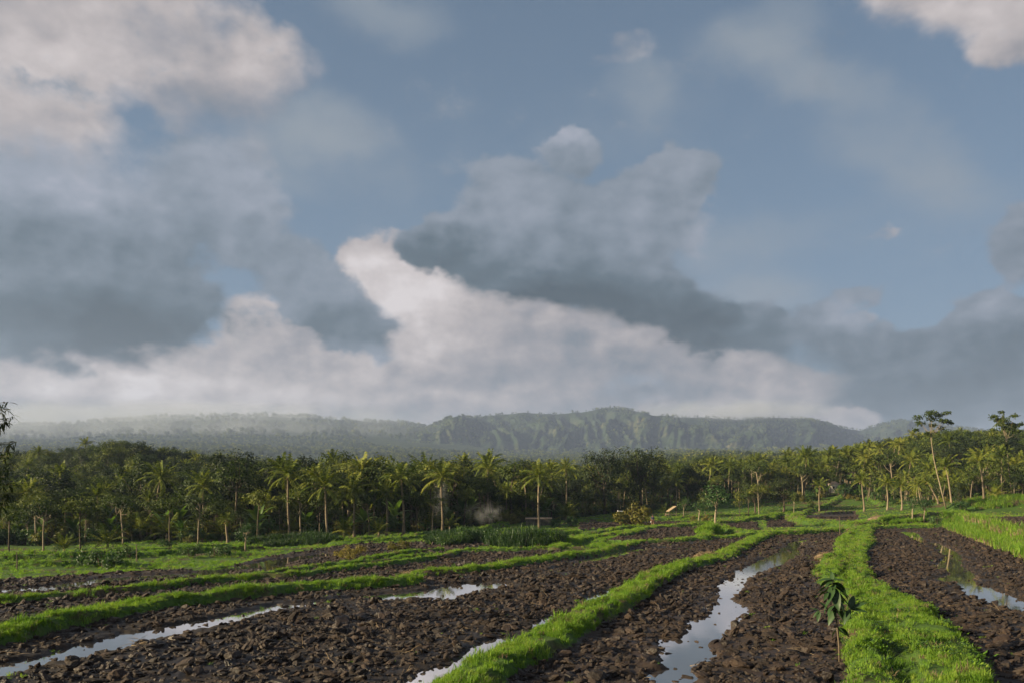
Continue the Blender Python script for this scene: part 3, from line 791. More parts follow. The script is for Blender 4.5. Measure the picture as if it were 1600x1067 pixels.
# ------------------------------------------------------------------ scattering: clods, grass, stubble (what nobody could count)
def source_collection(name, meshes):
    c = bpy.data.collections.new(name)
    for i, me in enumerate(meshes):
        o = bpy.data.objects.new('%s_%02d' % (name, i), me); c.objects.link(o)
    return c
def scatter_group(coll):
    ng = bpy.data.node_groups.new('scatter_' + coll.name, 'GeometryNodeTree')
    ng.interface.new_socket('Geometry', in_out='INPUT', socket_type='NodeSocketGeometry')
    ng.interface.new_socket('Geometry', in_out='OUTPUT', socket_type='NodeSocketGeometry')
    N = ng.nodes; L = ng.links
    gi = N.new('NodeGroupInput'); go = N.new('NodeGroupOutput')
    ci = N.new('GeometryNodeCollectionInfo'); ci.inputs['Collection'].default_value = coll
    ci.inputs['Separate Children'].default_value = True; ci.inputs['Reset Children'].default_value = True
    iop = N.new('GeometryNodeInstanceOnPoints'); iop.inputs['Pick Instance'].default_value = True
    def attr(nm, typ):
        a = N.new('GeometryNodeInputNamedAttribute'); a.data_type = typ; a.inputs['Name'].default_value = nm
        return a.outputs[0]
    L.new(gi.outputs[0], iop.inputs['Points']); L.new(ci.outputs[0], iop.inputs['Instance'])
    L.new(attr('pick', 'INT'), iop.inputs['Instance Index'])
    e2r = N.new('FunctionNodeEulerToRotation'); L.new(attr('turn', 'FLOAT_VECTOR'), e2r.inputs[0]); L.new(e2r.outputs[0], iop.inputs['Rotation'])
    L.new(attr('size', 'FLOAT_VECTOR'), iop.inputs['Scale'])
    L.new(iop.outputs[0], go.inputs[0])
    return ng
def scatter(name, P, pick, turn, size, ng, label, cat, group=None):
    me = bpy.data.meshes.new(name); n = len(P)
    me.vertices.add(n); me.vertices.foreach_set('co', np.ascontiguousarray(P, np.float32).ravel())
    a = me.attributes.new('pick', 'INT', 'POINT'); a.data.foreach_set('value', np.asarray(pick, np.int32))
    a = me.attributes.new('turn', 'FLOAT_VECTOR', 'POINT'); a.data.foreach_set('vector', np.ascontiguousarray(turn, np.float32).ravel())
    if np.ndim(size) == 1: size = np.repeat(np.asarray(size)[:, None], 3, 1)
    a = me.attributes.new('size', 'FLOAT_VECTOR', 'POINT'); a.data.foreach_set('vector', np.ascontiguousarray(size, np.float32).ravel())
    o = link(name, me); md = o.modifiers.new('scatter', 'NODES'); md.node_group = ng
    return tag(o, label, cat, group, 'stuff')
def on_faces(mask, density):
    """random points on the chosen grid faces, density per square metre given per face"""
    fi = np.nonzero(mask)[0]
    lam = f_area[fi] * density[fi]
    cnt = RNG.poisson(lam)
    rep = np.repeat(fi, cnt)
    u = RNG.random(len(rep))[:, None]; w = RNG.random(len(rep))[:, None]
    q = GV[GF[rep]]
    return (q[:, 0] * (1 - u) + q[:, 1] * u) * (1 - w) + (q[:, 3] * (1 - u) + q[:, 2] * u) * w, rep

def clod_mesh(seed):
    """a slab of turned soil: a few broken faces, crumbly between them"""
    r = random.Random(seed); b = bmesh.new(); bmesh.ops.create_icosphere(b, subdivisions=3, radius=0.5)
    ax = [Vector((r.gauss(0, 1), r.gauss(0, 1), r.gauss(0, 1))).normalized() for _ in range(8)]
    lim = [r.uniform(0.22, 0.42) for _ in ax]
    o1, o2, o3 = (r.uniform(0, 50) for _ in range(3))
    for v in b.verts:
        for a, l in zip(ax, lim):
            d = v.co.dot(a)
            if d > l: v.co -= a * (d - l) * 0.78
        p = v.co
        n = math.sin(p.x * 9 + p.y * 7 + o1) * math.sin(p.z * 11 + p.x * 6 + o2) * 0.075 + math.sin(p.x * 23 + o3) * math.sin(p.y * 21 + p.z * 17 + o1) * 0.04 + r.uniform(-0.03, 0.03)
        v.co *= 1 + n * 1.5
        v.co.z *= 0.70
        v.co.x += v.co.z * 0.25
    me = bpy.data.meshes.new('clod'); b.to_mesh(me); b.free(); me.materials.append(M['soil'])
    return me
clod_ng = scatter_group(source_collection('clod', [clod_mesh(i) for i in range(12)]))
def clods():
    for i, (nm, _, lv) in enumerate(PADDY_W):
        mask = (f_pad == i) & (f_y < 150)
        if not mask.any(): continue
        patch = fbm(GV[GF[:, 0], 0] / 2.2, GV[GF[:, 0], 1] / 2.2, 3, 91)
        dens = CLOD_DENS * np.minimum(1.0, 30.0 / f_y) * np.interp(patch, [0.3, 0.6], [0.55, 1.25]) * np.where(f_wet > 0.10, 0.03, np.where(f_wet > -0.12, 0.35, np.where(f_wet > -0.9, 0.7, 1.0)))
        P, rep = on_faces(mask, dens)
        n = len(P)
        if n == 0: continue
        s = np.exp(RNG.normal(math.log(0.125), 0.52, n)) * np.interp(P[:, 1], [25, 80], [1.0, 1.3])
        s = np.clip(s, 0.045, 0.42); s = np.where(f_wet[rep] > 0.1, s * 0.6, np.where(f_wet[rep] > -0.9, s * 0.8, s))
        size = np.stack([s * RNG.uniform(0.95, 1.8, n), s * RNG.uniform(0.8, 1.25, n), s * RNG.uniform(0.65, 1.1, n)], 1)
        turn = np.stack([RNG.normal(0, 0.36, n), RNG.normal(0, 0.36, n), RNG.normal(0.25, 0.9, n)], 1)
        P[:, 2] += s * RNG.uniform(-0.16, 0.20, n)
        P[:, 2] = np.where(f_wet[rep] > 0.1, lv + 0.0, P[:, 2])
        scatter('soil_clods', P, RNG.integers(0, 12, n), turn, size, clod_ng, 'lumpy turned clods of the ' + PADDY_LABEL[nm].replace('dark ', '').split(' with ')[0], 'soil clods', 'clods of the ploughed paddies')
CLOD_DENS = 42.0
clods()

def tuft_mesh(seed, blades, L, spread, wid, material, lean=0.5, straightness=0.6):
    r = random.Random(seed); mb = MB()
    for _ in range(blades):
        a = r.uniform(0, 2 * math.pi); rr = spread * math.sqrt(r.random())
        p = Vector((math.cos(a) * rr, math.sin(a) * rr, -0.04))
        ln = L * r.uniform(0.55, 1.15); ta = r.uniform(0, 2 * math.pi); tl = r.uniform(0.1, lean)
        out = Vector((math.cos(ta), math.sin(ta), 0))
        side = Vector((-out.y, out.x, 0)) * wid * r.uniform(0.7, 1.3)
        m = p + Vector((0, 0, ln * 0.6)) + out * ln * tl * 0.35
        e = m + Vector((0, 0, ln * straightness * 0.5)) + out * ln * tl * 0.75
        b = len(mb.v)
        mb.v += [p - side * 0.5, p + side * 0.5, m + side * 0.45, m - side * 0.45, e]
        mb.f += [(b, b + 1, b + 2, b + 3), (b + 3, b + 2, b + 4)]
    return mb.mesh('tuft', material)
tufts = [tuft_mesh(i, 34, 0.22, 0.14, 0.012, M['grass'], 0.8) for i in range(3)] + [tuft_mesh(9 + i, 34, 0.20, 0.14, 0.012, M['grass_y'], 0.8) for i in range(3)] \
    + [tuft_mesh(20 + i, 26, 0.34, 0.12, 0.014, M['grass'], 0.7) for i in range(2)] + [tuft_mesh(30, 30, 0.24, 0.16, 0.013, M['straw'], 1.0)] + [tuft_mesh(40 + i, 30, 1.0, 0.28, 0.03, M['reed'], 0.6, 0.5) for i in range(3)]
# broad-leaved weeds
def weed_mesh(seed, material, n=22, sp=0.16, L=0.09):
    r = random.Random(seed); mb = MB()
    for _ in range(n):
        a = r.uniform(0, 6.28); d = Vector((math.cos(a), math.sin(a), r.uniform(-0.1, 0.7))).normalized()
        p = Vector((r.gauss(0, sp * 0.5), r.gauss(0, sp * 0.5), r.uniform(0, 0.16)))
        mb.leaf(p, d, d.cross(Vector((-d.y, d.x, 0.01))).normalized() * -1, L * r.uniform(0.7, 1.4), L * 0.55)
    return mb.mesh('weed', material)
tufts += [weed_mesh(1, M['shrub']), weed_mesh(2, M['grass'])]
grass_ng = scatter_group(source_collection('tuft', tufts))
def grass():
    for i, nm in enumerate(BUND_KEYS):
        mask = f_bund == i
        if not mask.any(): continue
        patch = fbm(GV[GF[:, 0], 0] / 0.9, GV[GF[:, 0], 1] / 0.9, 3, 101)
        edge = np.clip(fb_.mean(1) / 0.22, 0.15, 1)
        dens = 60.0 * np.minimum(1.0, (26.0 / f_y) ** 1.25) * np.interp(patch, [0.30, 0.52], [0.18, 1.2]) * edge
        P, rep = on_faces(mask, dens); n = len(P)
        if n == 0: continue
        sunny = np.clip((f_px[rep] - 850) / 500, 0, 1) * np.clip((f_y[rep] - 20) / 35, 0, 1) + np.clip((f_y[rep] - 75) / 60, 0, 0.7)  # share of tufts coloured as if sunlit, rising to the right and with distance
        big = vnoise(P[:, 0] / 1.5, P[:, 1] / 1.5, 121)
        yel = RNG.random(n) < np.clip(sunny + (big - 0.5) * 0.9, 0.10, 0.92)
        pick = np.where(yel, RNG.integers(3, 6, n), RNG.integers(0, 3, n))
        u = RNG.random(n)
        pick = np.where(u < 0.10, RNG.integers(6, 8, n), pick)
        pick = np.where((u > 0.93), 8, pick)
        if nm == 'B':
            w = vnoise(P[:, 0] / 0.8, P[:, 1] / 0.8, 131)
            pick = np.where((w > 0.62) & (u < 0.5), RNG.integers(12, 14, n), pick)
        s = RNG.uniform(0.65, 1.1, n) * np.interp(P[:, 1], [20, 60, 130], [0.85, 0.95, 1.35]) * np.interp(vnoise(P[:, 0] / 0.6 + 7, P[:, 1] / 0.6, 151), [0.15, 0.85], [0.6, 1.45])
        turn = np.stack([RNG.normal(0, 0.15, n), RNG.normal(0, 0.15, n), RNG.uniform(0, 6.28, n)], 1)
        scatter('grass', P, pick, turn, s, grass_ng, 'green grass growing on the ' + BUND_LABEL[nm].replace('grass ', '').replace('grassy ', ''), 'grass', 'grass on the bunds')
    # terraces outside the paddies
    mask = (f_bund < 0) & (f_pad < 0) & (f_y > 40) & ~f_wood
    patch = fbm(GV[GF[:, 0], 0] / 6, GV[GF[:, 0], 1] / 3, 4, 111)
    dens = 3.6 * np.minimum(1.0, (80.0 / f_y) ** 0.8) * sstep(patch, 0.36, 0.56) + 0.15
    P, rep = on_faces(mask, dens); n = len(P)
    yel = RNG.random(n) < np.clip((f_px[rep] - 500) / 900 + 0.15 + (f_y[rep] - 90) / 160, 0.1, 0.85)  # more of the sunlight-coloured tufts to the right and far off
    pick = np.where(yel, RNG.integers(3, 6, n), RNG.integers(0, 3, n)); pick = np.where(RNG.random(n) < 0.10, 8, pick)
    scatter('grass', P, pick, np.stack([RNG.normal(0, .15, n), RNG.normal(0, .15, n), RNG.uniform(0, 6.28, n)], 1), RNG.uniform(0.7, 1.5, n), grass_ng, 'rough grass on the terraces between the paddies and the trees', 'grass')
    # the tall grass bank on the right and the sunlit slope above it
    def rim(poly, n, w, zoff, hmin, hmax, label):
        pts = np.array(poly); P = []
        for k in range(len(pts) - 1):
            L = np.hypot(*(pts[k + 1] - pts[k])); m = int(n * L)
            u = RNG.random(m)[:, None]; q = pts[k] * (1 - u) + pts[k + 1] * u
            nrm = np.array([pts[k + 1][1] - pts[k][1], -(pts[k + 1][0] - pts[k][0])]) / L
            P.append(q + nrm * RNG.uniform(*w, (m, 1)))
        P = np.concatenate(P); z = full_height(P[:, 0], P[:, 1])[0]
        m = len(P); s = RNG.uniform(hmin, hmax, m)
        scatter('tall_grass', np.column_stack([P, z + zoff]), np.where(RNG.random(m) < 0.5, RNG.integers(6, 8, m), np.where(RNG.random(m) < 0.6, RNG.integers(3, 6, m), 8)),
                np.stack([RNG.normal(0, .15, m), RNG.normal(0, .15, m), RNG.uniform(0, 6.28, m)], 1), s, grass_ng, label, 'tall grass')
    rim([(27.5, 33), (40.6, 62.5), (61, 109.5), (67, 118)], 44, (-1.9, 0.6), 0.0, 1.6, 3.6, 'tall grass bank rising beside the right paddy')
    a, b_ = WY(1508, 137), WY(1640, 139)
    rim([(b_, 138.5), (a, 136.5)], 60, (-3.5, 2.5), 0.0, 1.8, 3.4, 'sunlit yellow green grass bank below the right palms')
    # sparse weeds and loose stubble on the ploughed soil
    mask = (f_pad >= 0) & (f_y < 110) & (f_wet < 0.05)
    patch = fbm(GV[GF[:, 0], 0] / 1.6, GV[GF[:, 0], 1] / 1.6, 3, 141)
    P, rep = on_faces(mask, 0.9 * np.minimum(1, 30 / f_y) * sstep(patch, 0.52, 0.72) + 0.05); n = len(P)
    scatter('weeds', P, np.where(RNG.random(n) < 0.75, RNG.integers(0, 3, n), 13), np.stack([RNG.normal(0, .2, n), RNG.normal(0, .2, n), RNG.uniform(0, 6.28, n)], 1), RNG.uniform(0.25, 0.75, n), grass_ng, 'small green weeds sprouting between the clods', 'weeds')
    st = []
    for k in range(4):
        r = random.Random(k); mb = MB()
        for _ in range(4):
            a_ = r.uniform(0, 6.28); p = Vector((r.uniform(-.12, .12), r.uniform(-.12, .12), 0.02)); d = Vector((math.cos(a_), math.sin(a_), r.uniform(-0.1, 0.5))).normalized()
            mb.tube([p, p + d * r.uniform(0.08, 0.2), p + d * r.uniform(0.2, 0.34) + Vector((0, 0, -0.02))], [0.006, 0.005, 0.003], 3)
        st.append(mb.mesh('stalks', M['straw']))
    ng = scatter_group(source_collection('stalks', st))
    P, rep = on_faces((f_pad >= 0) & (f_y < 75) & (f_wet < 0.05), 0.5 * np.minimum(1, 26 / f_y) * sstep(patch, 0.42, 0.62)); n = len(P); P[:, 2] += 0.05
    scatter('rice_stubble', P, RNG.integers(0, 4, n), np.stack([RNG.normal(0, .3, n), RNG.normal(0, .3, n), RNG.uniform(0, 6.28, n)], 1), RNG.uniform(0.7, 1.5, n), ng, 'loose pale rice stalks lying on the ploughed soil', 'straw')
grass()
# ------------------------------------------------------------------ plants: one mesh of each kind, then copies
UP = Vector((0, 0, 1))
def rvec(r, zb=0.0):
    return Vector((r.gauss(0, 1), r.gauss(0, 1), r.gauss(0, 1) + zb)).normalized()

def frond_mb(mb, r, az, el, L, droop, base=Vector((0, 0, 0)), leaflets=17, lw=0.075, ll=0.62, hang=0.5):
    """one coconut frond: an arching midrib with drooping leaflets on both sides"""
    d = Vector((math.cos(az) * math.cos(el), math.sin(az) * math.cos(el), math.sin(el)))
    side = Vector((-math.sin(az), math.cos(az), 0))
    p = Vector(base); pts = [p.copy()]; dirs = [d.copy()]
    n = leaflets; st = L / n
    for i in range(n):
        t = (i + 1) / n
        d = (d - UP * droop * (0.4 + 1.5 * t) / n).normalized()
        p = p + d * st; pts.append(p.copy()); dirs.append(d.copy())
    mb.tube(pts[::4] + ([pts[-1]] if (n % 4) else []), [0.045 * (1 - 0.8 * k / (n / 4 + 1)) for k in range(len(pts[::4]) + (1 if n % 4 else 0))], 3, False)
    for i in range(2, n + 1):
        t = i / n
        ln = ll * (math.sin(math.pi * (0.12 + 0.80 * t)) ** 0.6) * r.uniform(0.85, 1.15)
        for sgn in (-1, 1):
            dd = (side * sgn * 0.85 + dirs[i] * 0.55 - UP * hang * r.uniform(0.5, 1.4)).normalized()
            a = pts[i]; b = len(mb.v); w = dirs[i] * lw
            tip = a + dd * ln - UP * ln * hang * 0.35
            mid = a + dd * ln * 0.55
            mb.v += [a - w * 0.5, a + w * 0.5, mid + w * 0.5, mid - w * 0.4, tip]
            mb.f += [(b, b + 1, b + 2, b + 3), (b + 3, b + 2, b + 4)]
def frond_set(r, n, L, el_lo=-0.42, el_hi=1.42):
    out = []
    for k in range(n):
        q = (k + 0.5) / n
        el = el_hi + (el_lo - el_hi) * q ** 1.15 + r.uniform(-0.14, 0.14)
        az = k * 2.399963 + r.uniform(-0.25, 0.25)
        out.append((az, el, L * r.uniform(0.82, 1.08) * (0.72 + 0.28 * min(1, q * 3)), 0.50 + 0.55 * (1 - abs(el) / 1.5) + r.uniform(-.15, .25)))
    return out
def palm_trunk(r, h, lean, r0=0.15):
    mb = MB(); n = 9; pts = []; rad = []
    a = r.uniform(0, 6.28); bx, by = math.cos(a) * lean, math.sin(a) * lean
    for i in range(n):
        t = i / (n - 1)
        pts.append((bx * h * (t ** 1.7) + 0.05 * math.sin(t * 7 + a), by * h * (t ** 1.7), h * t - 0.15 * (i == 0)))
        rad.append(r0 * (1.45 - 0.9 * min(t * 6, 1) * 0.55 - 0.35 * t))
    mb.tube(pts, rad, 7)
    return mb, Vector(pts[-1])
def palm_crown_mesh(seed, n=19, L=3.4, leaflets=14, dead=2):
    r = random.Random(seed); mb = MB()
    for az, el, ln, dr in frond_set(r, n, L):
        frond_mb(mb, r, az, el, ln, dr, leaflets=leaflets, lw=0.15)
    for _ in range(dead):
        frond_mb(mb, r, r.uniform(0, 6.28), -1.0, L * 0.7, 0.7, leaflets=8, lw=0.06)
    return mb.mesh('crown', M['palm'])

class Kind:
    """a plant with parts, as mesh data ready to be stood up again and again"""
    def __init__(s, name, parts): s.name = name; s.parts = parts        # parts: (name, mesh, offset, [subparts])
def stand(kind, x, y, scale=1.0, rz=0.0, label=None, cat=None, group=None, z=None, tilt=(0, 0), sink=0.08, sz=None):
    o = bpy.data.objects.new(kind.name, None); COL.objects.link(o)
    o.empty_display_size = 0.5
    o.location = (x, y, (gz(x, y) if z is None else z) - sink)
    o.rotation_euler = (tilt[0], tilt[1], rz); o.scale = (scale, scale, scale * (sz or 1.0))
    tag(o, label, cat, group)
    for nm, me, off in kind.parts:
        c = bpy.data.objects.new(nm, me); COL.objects.link(c); c.parent = o; c.location = off
    return o

# --- coconut palms
PALM_H = [6.2, 7.4, 8.2, 6.8, 7.8, 5.4]
palm_crowns = [palm_crown_mesh(100 + i, 17 + i % 5, 2.75 + 0.13 * i) for i in range(6)]
palm_kinds = []
for i, h in enumerate(PALM_H):
    mb, top = palm_trunk(random.Random(200 + i), h, 0.02 + 0.025 * (i % 4))
    palm_kinds.append(Kind('coconut_palm', [('trunk', mb.mesh('trunk', M['bark_palm'], True), (0, 0, 0)), ('crown', palm_crowns[i], top)]))
# singly built fronds for the palms one can study
frond_meshes = []
for i in range(6):
    r = random.Random(300 + i)
    for el in (1.3, 0.95, 0.5, 0.05, -0.4):
        mb = MB(); frond_mb(mb, r, 0.0, el, 3.4 * r.uniform(0.9, 1.08), 0.55 + 0.55 * (1 - abs(el) / 1.4), leaflets=19, lw=0.12, ll=0.72)
        frond_meshes.append((el, mb.mesh('frond', M['palm'])))
nut_mb = MB()
_b = bmesh.new(); bmesh.ops.create_icosphere(_b, subdivisions=1, radius=0.13)
nut_me = bpy.data.meshes.new('coconut'); _b.to_mesh(nut_me); _b.free(); nut_me.materials.append(M['gold'])
def big_palm(x, y, h, path_dx, label, seed, spread=3.4, n=19, z=None, trunk_r=0.17, group='tall coconut palms along the field edge'):
    """a palm in the front row: a curved trunk, each frond a part of its own"""
    r = random.Random(seed); zz = gz(x, y) - 0.1 if z is None else z
    o = bpy.data.objects.new('coconut_palm', None); COL.objects.link(o); o.location = (x, y, zz)
    tag(o, label, 'palm tree', group)
    hc = h - spread * 0.90                       # crown heart below the topmost fronds
    mb = MB(); pts = []; rad = []
    for i in range(11):
        t = i / 10
        pts.append((path_dx * (t ** 1.5) + 0.06 * math.sin(6 * t + seed), 0.3 * math.sin(seed) * t * t, hc * t - 0.1 * (i == 0)))
        rad.append(trunk_r * (1.5 - 0.55 * min(1, t * 6) - 0.32 * t))
    mb.tube(pts, rad, 8); link('trunk', mb.mesh('trunk', M['bark_palm'], True), o)
    top = Vector(pts[-1])
    for az, el, ln, dr in frond_set(r, n, spread):
        c = min(frond_meshes, key=lambda q: abs(q[0] - el) + r.random() * 0.35)
        f = bpy.data.objects.new('frond', c[1]); COL.objects.link(f); f.parent = o
        f.location = top; f.rotation_euler = (r.uniform(-.25, .25), c[0] - el, az); f.scale = (ln / 3.4,) * 3
    for k in range(r.randint(3, 6)):
        a = r.uniform(0, 6.28)
        c = bpy.data.objects.new('coconut', nut_me); COL.objects.link(c); c.parent = o; c.location = top + Vector((math.cos(a) * 0.24, math.sin(a) * 0.24, -0.28 - 0.15 * r.random()))
    return o

# --- broad-leaved trees
def branch_tree(seed, h, crown_r, crown_h, clear, leaves, lsize, material, bark, trunk_r, forks=5, flat=0.0, clump=0.9, name='broadleaf_tree', dome=False):
    """tapered trunk, limbs that reach the leaf clumps, a crown of many small leaves with gaps between clumps"""
    r = random.Random(seed); tb = MB(); lb = MB()
    n = 7; pts = []; rad = []
    lean = r.uniform(0, 6.28)
    th = clear + (h - clear) * 0.35
    for i in range(n):
        t = i / (n - 1)
        pts.append((math.cos(lean) * 0.05 * h * t * t + 0.06 * math.sin(5 * t + seed), math.sin(lean) * 0.05 * h * t * t, th * t - 0.2 * (i == 0)))
        rad.append(trunk_r * (1.35 - 0.35 * min(1, t * 5) - 0.45 * t))
    tb.tube(pts, rad, 7)
    top = Vector(pts[-1]); cen = Vector((top.x, top.y, clear + crown_h * 0.5))
    clumps = []
    nc = int(forks * 4)
    for k in range(nc):
        for _ in range(20):
            d = rvec(r, 0.25)
            rr = (r.random() ** 0.45)
            p = cen + Vector((d.x * crown_r * rr, d.y * crown_r * rr, d.z * crown_h * 0.5 * rr))
            if flat and p.z < clear + crown_h * flat: continue
            if all((p - q).length > clump * 0.55 for q, _ in clumps): break
        clumps.append((p, clump * r.uniform(0.7, 1.3)))
    for k, (p, cr) in enumerate(clumps):
        if k % 2 == 0 or nc < 14:
            s = Vector(pts[r.choice((4, 5, 6))]); q = s.lerp(p, 0.55) + Vector((r.uniform(-.2, .2), r.uniform(-.2, .2), -0.10 * h * r.random()))
            tb.tube([s, q, p], [trunk_r * 0.42, trunk_r * 0.26, trunk_r * 0.08], 5, False)
    per = max(6, leaves // nc)
    for p, cr in clumps:
        out = (p - cen); out = out.normalized() if out.length > 0.01 else UP
        for _ in range(int(per * r.uniform(0.7, 1.3))):
            d = rvec(r); rr = cr * (r.random() ** 0.4)
            q = p + Vector((d.x * rr, d.y * rr, d.z * rr * (0.45 if flat else 0.75)))
            nrm = (d * 0.7 + out * 0.4 + UP * 0.55 + rvec(r) * 0.5).normalized()
            ld = nrm.cross(rvec(r)).normalized()
            lb.leaf(q, ld, nrm, lsize * r.uniform(0.7, 1.4), lsize * r.uniform(0.5, 0.8))
    return Kind(name, [('trunk', tb.mesh('trunk', bark, True), (0, 0, 0)), ('crown', lb.mesh('crown', material), (0, 0, 0))])
broad = [branch_tree(400 + i, 9.5, 3.4 + 0.3 * (i % 3), 6.0, 2.6, 1700, 0.42, M['leaf' if i % 3 else 'leaf_dark'], M['bark_dark'], 0.20, 7, clump=1.25) for i in range(6)]
dome = [branch_tree(430 + i, 13.0, 5.0, 10.0, 2.6, 3600, 0.42, M['leaf_dark'], M['bark_dark'], 0.34, 12, clump=1.45, name='domed_tree') for i in range(4)]
albizia = [branch_tree(460 + i, 8.5, 2.7, 3.6, 4.6, 760, 0.32, M['leaf'], M['bark_pale' if i % 2 else 'bark_dark'], 0.135, 4, flat=0.35, clump=1.05, name='slender_tree') for i in range(6)]
thin = [branch_tree(480 + i, 6.6, 1.6, 4.4, 2.3, 420, 0.32, M['leaf'], M['bark_pale' if i % 2 else 'bark_dark'], 0.09, 4, clump=0.8, name='slender_tree') for i in range(5)]
small = [branch_tree(500 + i, 4.2, 1.25, 2.4, 1.7, 560, 0.22, M['shrub'], M['bark_pale'], 0.12, 4, clump=0.75, name='small_tree') for i in range(4)]

# --- low plants
def bush_kind(seed, rad, h, leaves, lsize, material, name='shrub'):
    r = random.Random(seed); tb = MB(); lb = MB()
    for _ in range(7):
        d = rvec(r, 1.2); d.z = abs(d.z)
        tb.tube([(0, 0, -0.1), d * h * 0.4, Vector((d.x * rad * 0.8, d.y * rad * 0.8, h * 0.75))], [0.05, 0.035, 0.012], 4, False)
    cl = [(Vector((r.gauss(0, .45) * rad, r.gauss(0, .45) * rad, h * r.uniform(0.25, 0.85))), rad * r.uniform(0.3, 0.5)) for _ in range(10)]
    for p, cr in cl:
        for _ in range(leaves // 10):
            d = rvec(r); q = p + d * cr * r.random() ** 0.4; q.z = max(q.z, 0.03)
            nrm = (d + UP * 0.6 + rvec(r) * 0.5).normalized()
            lb.leaf(q, nrm.cross(rvec(r)).normalized(), nrm, lsize * r.uniform(0.7, 1.4), lsize * 0.6)
    return Kind(name, [('stems', tb.mesh('stems', M['bark_dark'], True), (0, 0, 0)), ('foliage', lb.mesh('foliage', material), (0, 0, 0))])
bush_green = [bush_kind(520 + i, 1.0, 1.4, 520, 0.2, M['shrub']) for i in range(3)]
bush_gold = [bush_kind(530 + i, 1.1, 1.7, 520, 0.22, M['gold']) for i in range(3)]
def banana_kind(seed, h=2.6, n=8):
    r = random.Random(seed); parts = []
    tb = MB(); tb.tube([(0, 0, -0.1), (0.03, 0, h * 0.28), (0.02, 0.02, h * 0.55)], [0.14, 0.11, 0.08], 7); parts.append(('stem', tb.mesh('stem', M['stem'], True), (0, 0, 0)))
    for k in range(n):
        mb = MB(); az = k * 2.4 + r.uniform(-.3, .3); el = r.uniform(0.35, 1.35)
        d = Vector((math.cos(az) * math.cos(el), math.sin(az) * math.cos(el), math.sin(el))); sd = Vector((-math.sin(az), math.cos(az), 0))
        p = Vector((0.02, 0.02, h * 0.5)); L = h * 0.62 * r.uniform(0.8, 1.15); row = []
        for i in range(7):
            t = i / 6; w = L * 0.15 * math.sin(math.pi * min(1, 0.06 + 0.93 * t)) ** 0.55 * (0.12 if i == 0 else 1)
            nn = d.cross(sd); row.append((p - sd * w - nn * w * -0.25, p.copy(), p + sd * w - nn * w * -0.25))
            d = (d - UP * 0.24 * (0.3 + t)).normalized(); p = p + d * L / 6
        b = len(mb.v)
        for q in row: mb.v += list(q)
        for i in range(6):
            for j in range(2): mb.f.append((b + i * 3 + j, b + i * 3 + j + 1, b + i * 3 + j + 4, b + i * 3 + j + 3))
        parts.append(('leaf', mb.mesh('leaf', M['banana'], True), (0, 0, 0)))
    return Kind('banana_plant', parts)
banana = [banana_kind(550 + i, 2.4 + 0.3 * i, 7 + i) for i in range(4)]
def young_palm_kind(seed, L=2.6, n=13):
    r = random.Random(seed); mb = MB()
    tb = MB(); tb.tube([(0, 0, -0.1), (0, 0, 0.5), (0.03, 0, 0.9)], [0.16, 0.14, 0.09], 6)
    parts = [('trunk', tb.mesh('trunk', M['bark_palm'], True), (0, 0, 0))]
    for az, el, ln, dr in frond_set(r, n, L, 0.05, 1.35):
        m2 = MB(); frond_mb(m2, r, az, el, ln, dr * 0.9, leaflets=13, lw=0.10, ll=0.5, hang=0.35)
        parts.append(('frond', m2.mesh('frond', M['palm']), (0, 0, 0.85)))
    return Kind('young_palm', parts)
young = [young_palm_kind(570 + i) for i in range(3)]

# ------------------------------------------------------------------ standing them up
_ys = np.geomspace(14, 215, 1100)
def hit(px, py):
    """where the line of sight through a photograph pixel meets the land"""
    x = (px - 800) / F * _ys
    z = base_level(x, _ys)
    q = HZ - F * (z - EYE) / _ys
    k = np.nonzero(q <= py)[0]
    k = k[0] if len(k) else len(_ys) - 1
    return float(x[k]), float(_ys[k]), float(z[k])
def height_of(py_base, py_top, y): return (py_base - py_top) / F * y

FRONT = [  # base px, base py, crown px, top py, label
    (452, 846, 448, 704, 'tallest coconut palm at the left end of the front row'),
    (512, 843, 506, 722, 'coconut palm with a ragged crown just right of the tallest left palm'),
    (554, 840, 552, 732, 'coconut palm with a dark low crown above the small yellow shrubs'),
    (605, 838, 604, 738, 'shorter coconut palm third from the smoke towards the left'),
    (631, 836, 628, 712, 'coconut palm with upright sunlit fronds left of the smoke'),
    (691, 832, 690, 710, 'coconut palm with a dark trunk standing in the thin smoke'),
    (763, 820, 762, 702, 'coconut palm with bright upright frond tips behind the reed thicket'),
    (842, 826, 841, 708, 'coconut palm with a long bare pale trunk right of the reed thicket'),
    (886, 812, 884, 706, 'coconut palm with drooping sunlit fronds above the bright young palm'),
    (1057, 803, 1056, 735, 'coconut palm glowing in sun before the right domed tree'),
    (1387, 796, 1385, 734, 'leftmost slim palm of the sunlit right hill'),
    (1409, 796, 1408, 738, 'slim palm with a yellow crown on the right hill'),
    (1350, 798, 1347, 727, 'palm with pale fronds at the foot of the right hill'),
    (1466, 787, 1449, 737, 'small palm leaning left beside the tallest umbrella tree'),
    (1487, 787, 1477, 702, 'big palm with broad raised fronds at the foot of the tallest umbrella tree'),
    (1538, 781, 1528, 692, 'big palm with arching fronds standing behind the sunlit bank'),
    (1577, 776, 1564, 696, 'palm with feathery crown beside the right umbrella tree'),
    (236, 838, 233, 764, 'slim palm with a twin pale trunk in the left tree line'),
    (355, 850, 353, 795, 'short palm with spreading fronds near the left field edge'),
    (1280, 799, 1281, 742, 'dark crowned palm above the small white house')]
for k, (bx, by, cx, ty, lab) in enumerate(FRONT):
    x, y, z = hit(bx, by); h = height_of(by, ty, y)
    big_palm(x, y, h, (cx - bx) / F * y, lab, 900 + k, spread=min(3.3, h * 0.34) * (1.0 if k < 16 else 0.9))
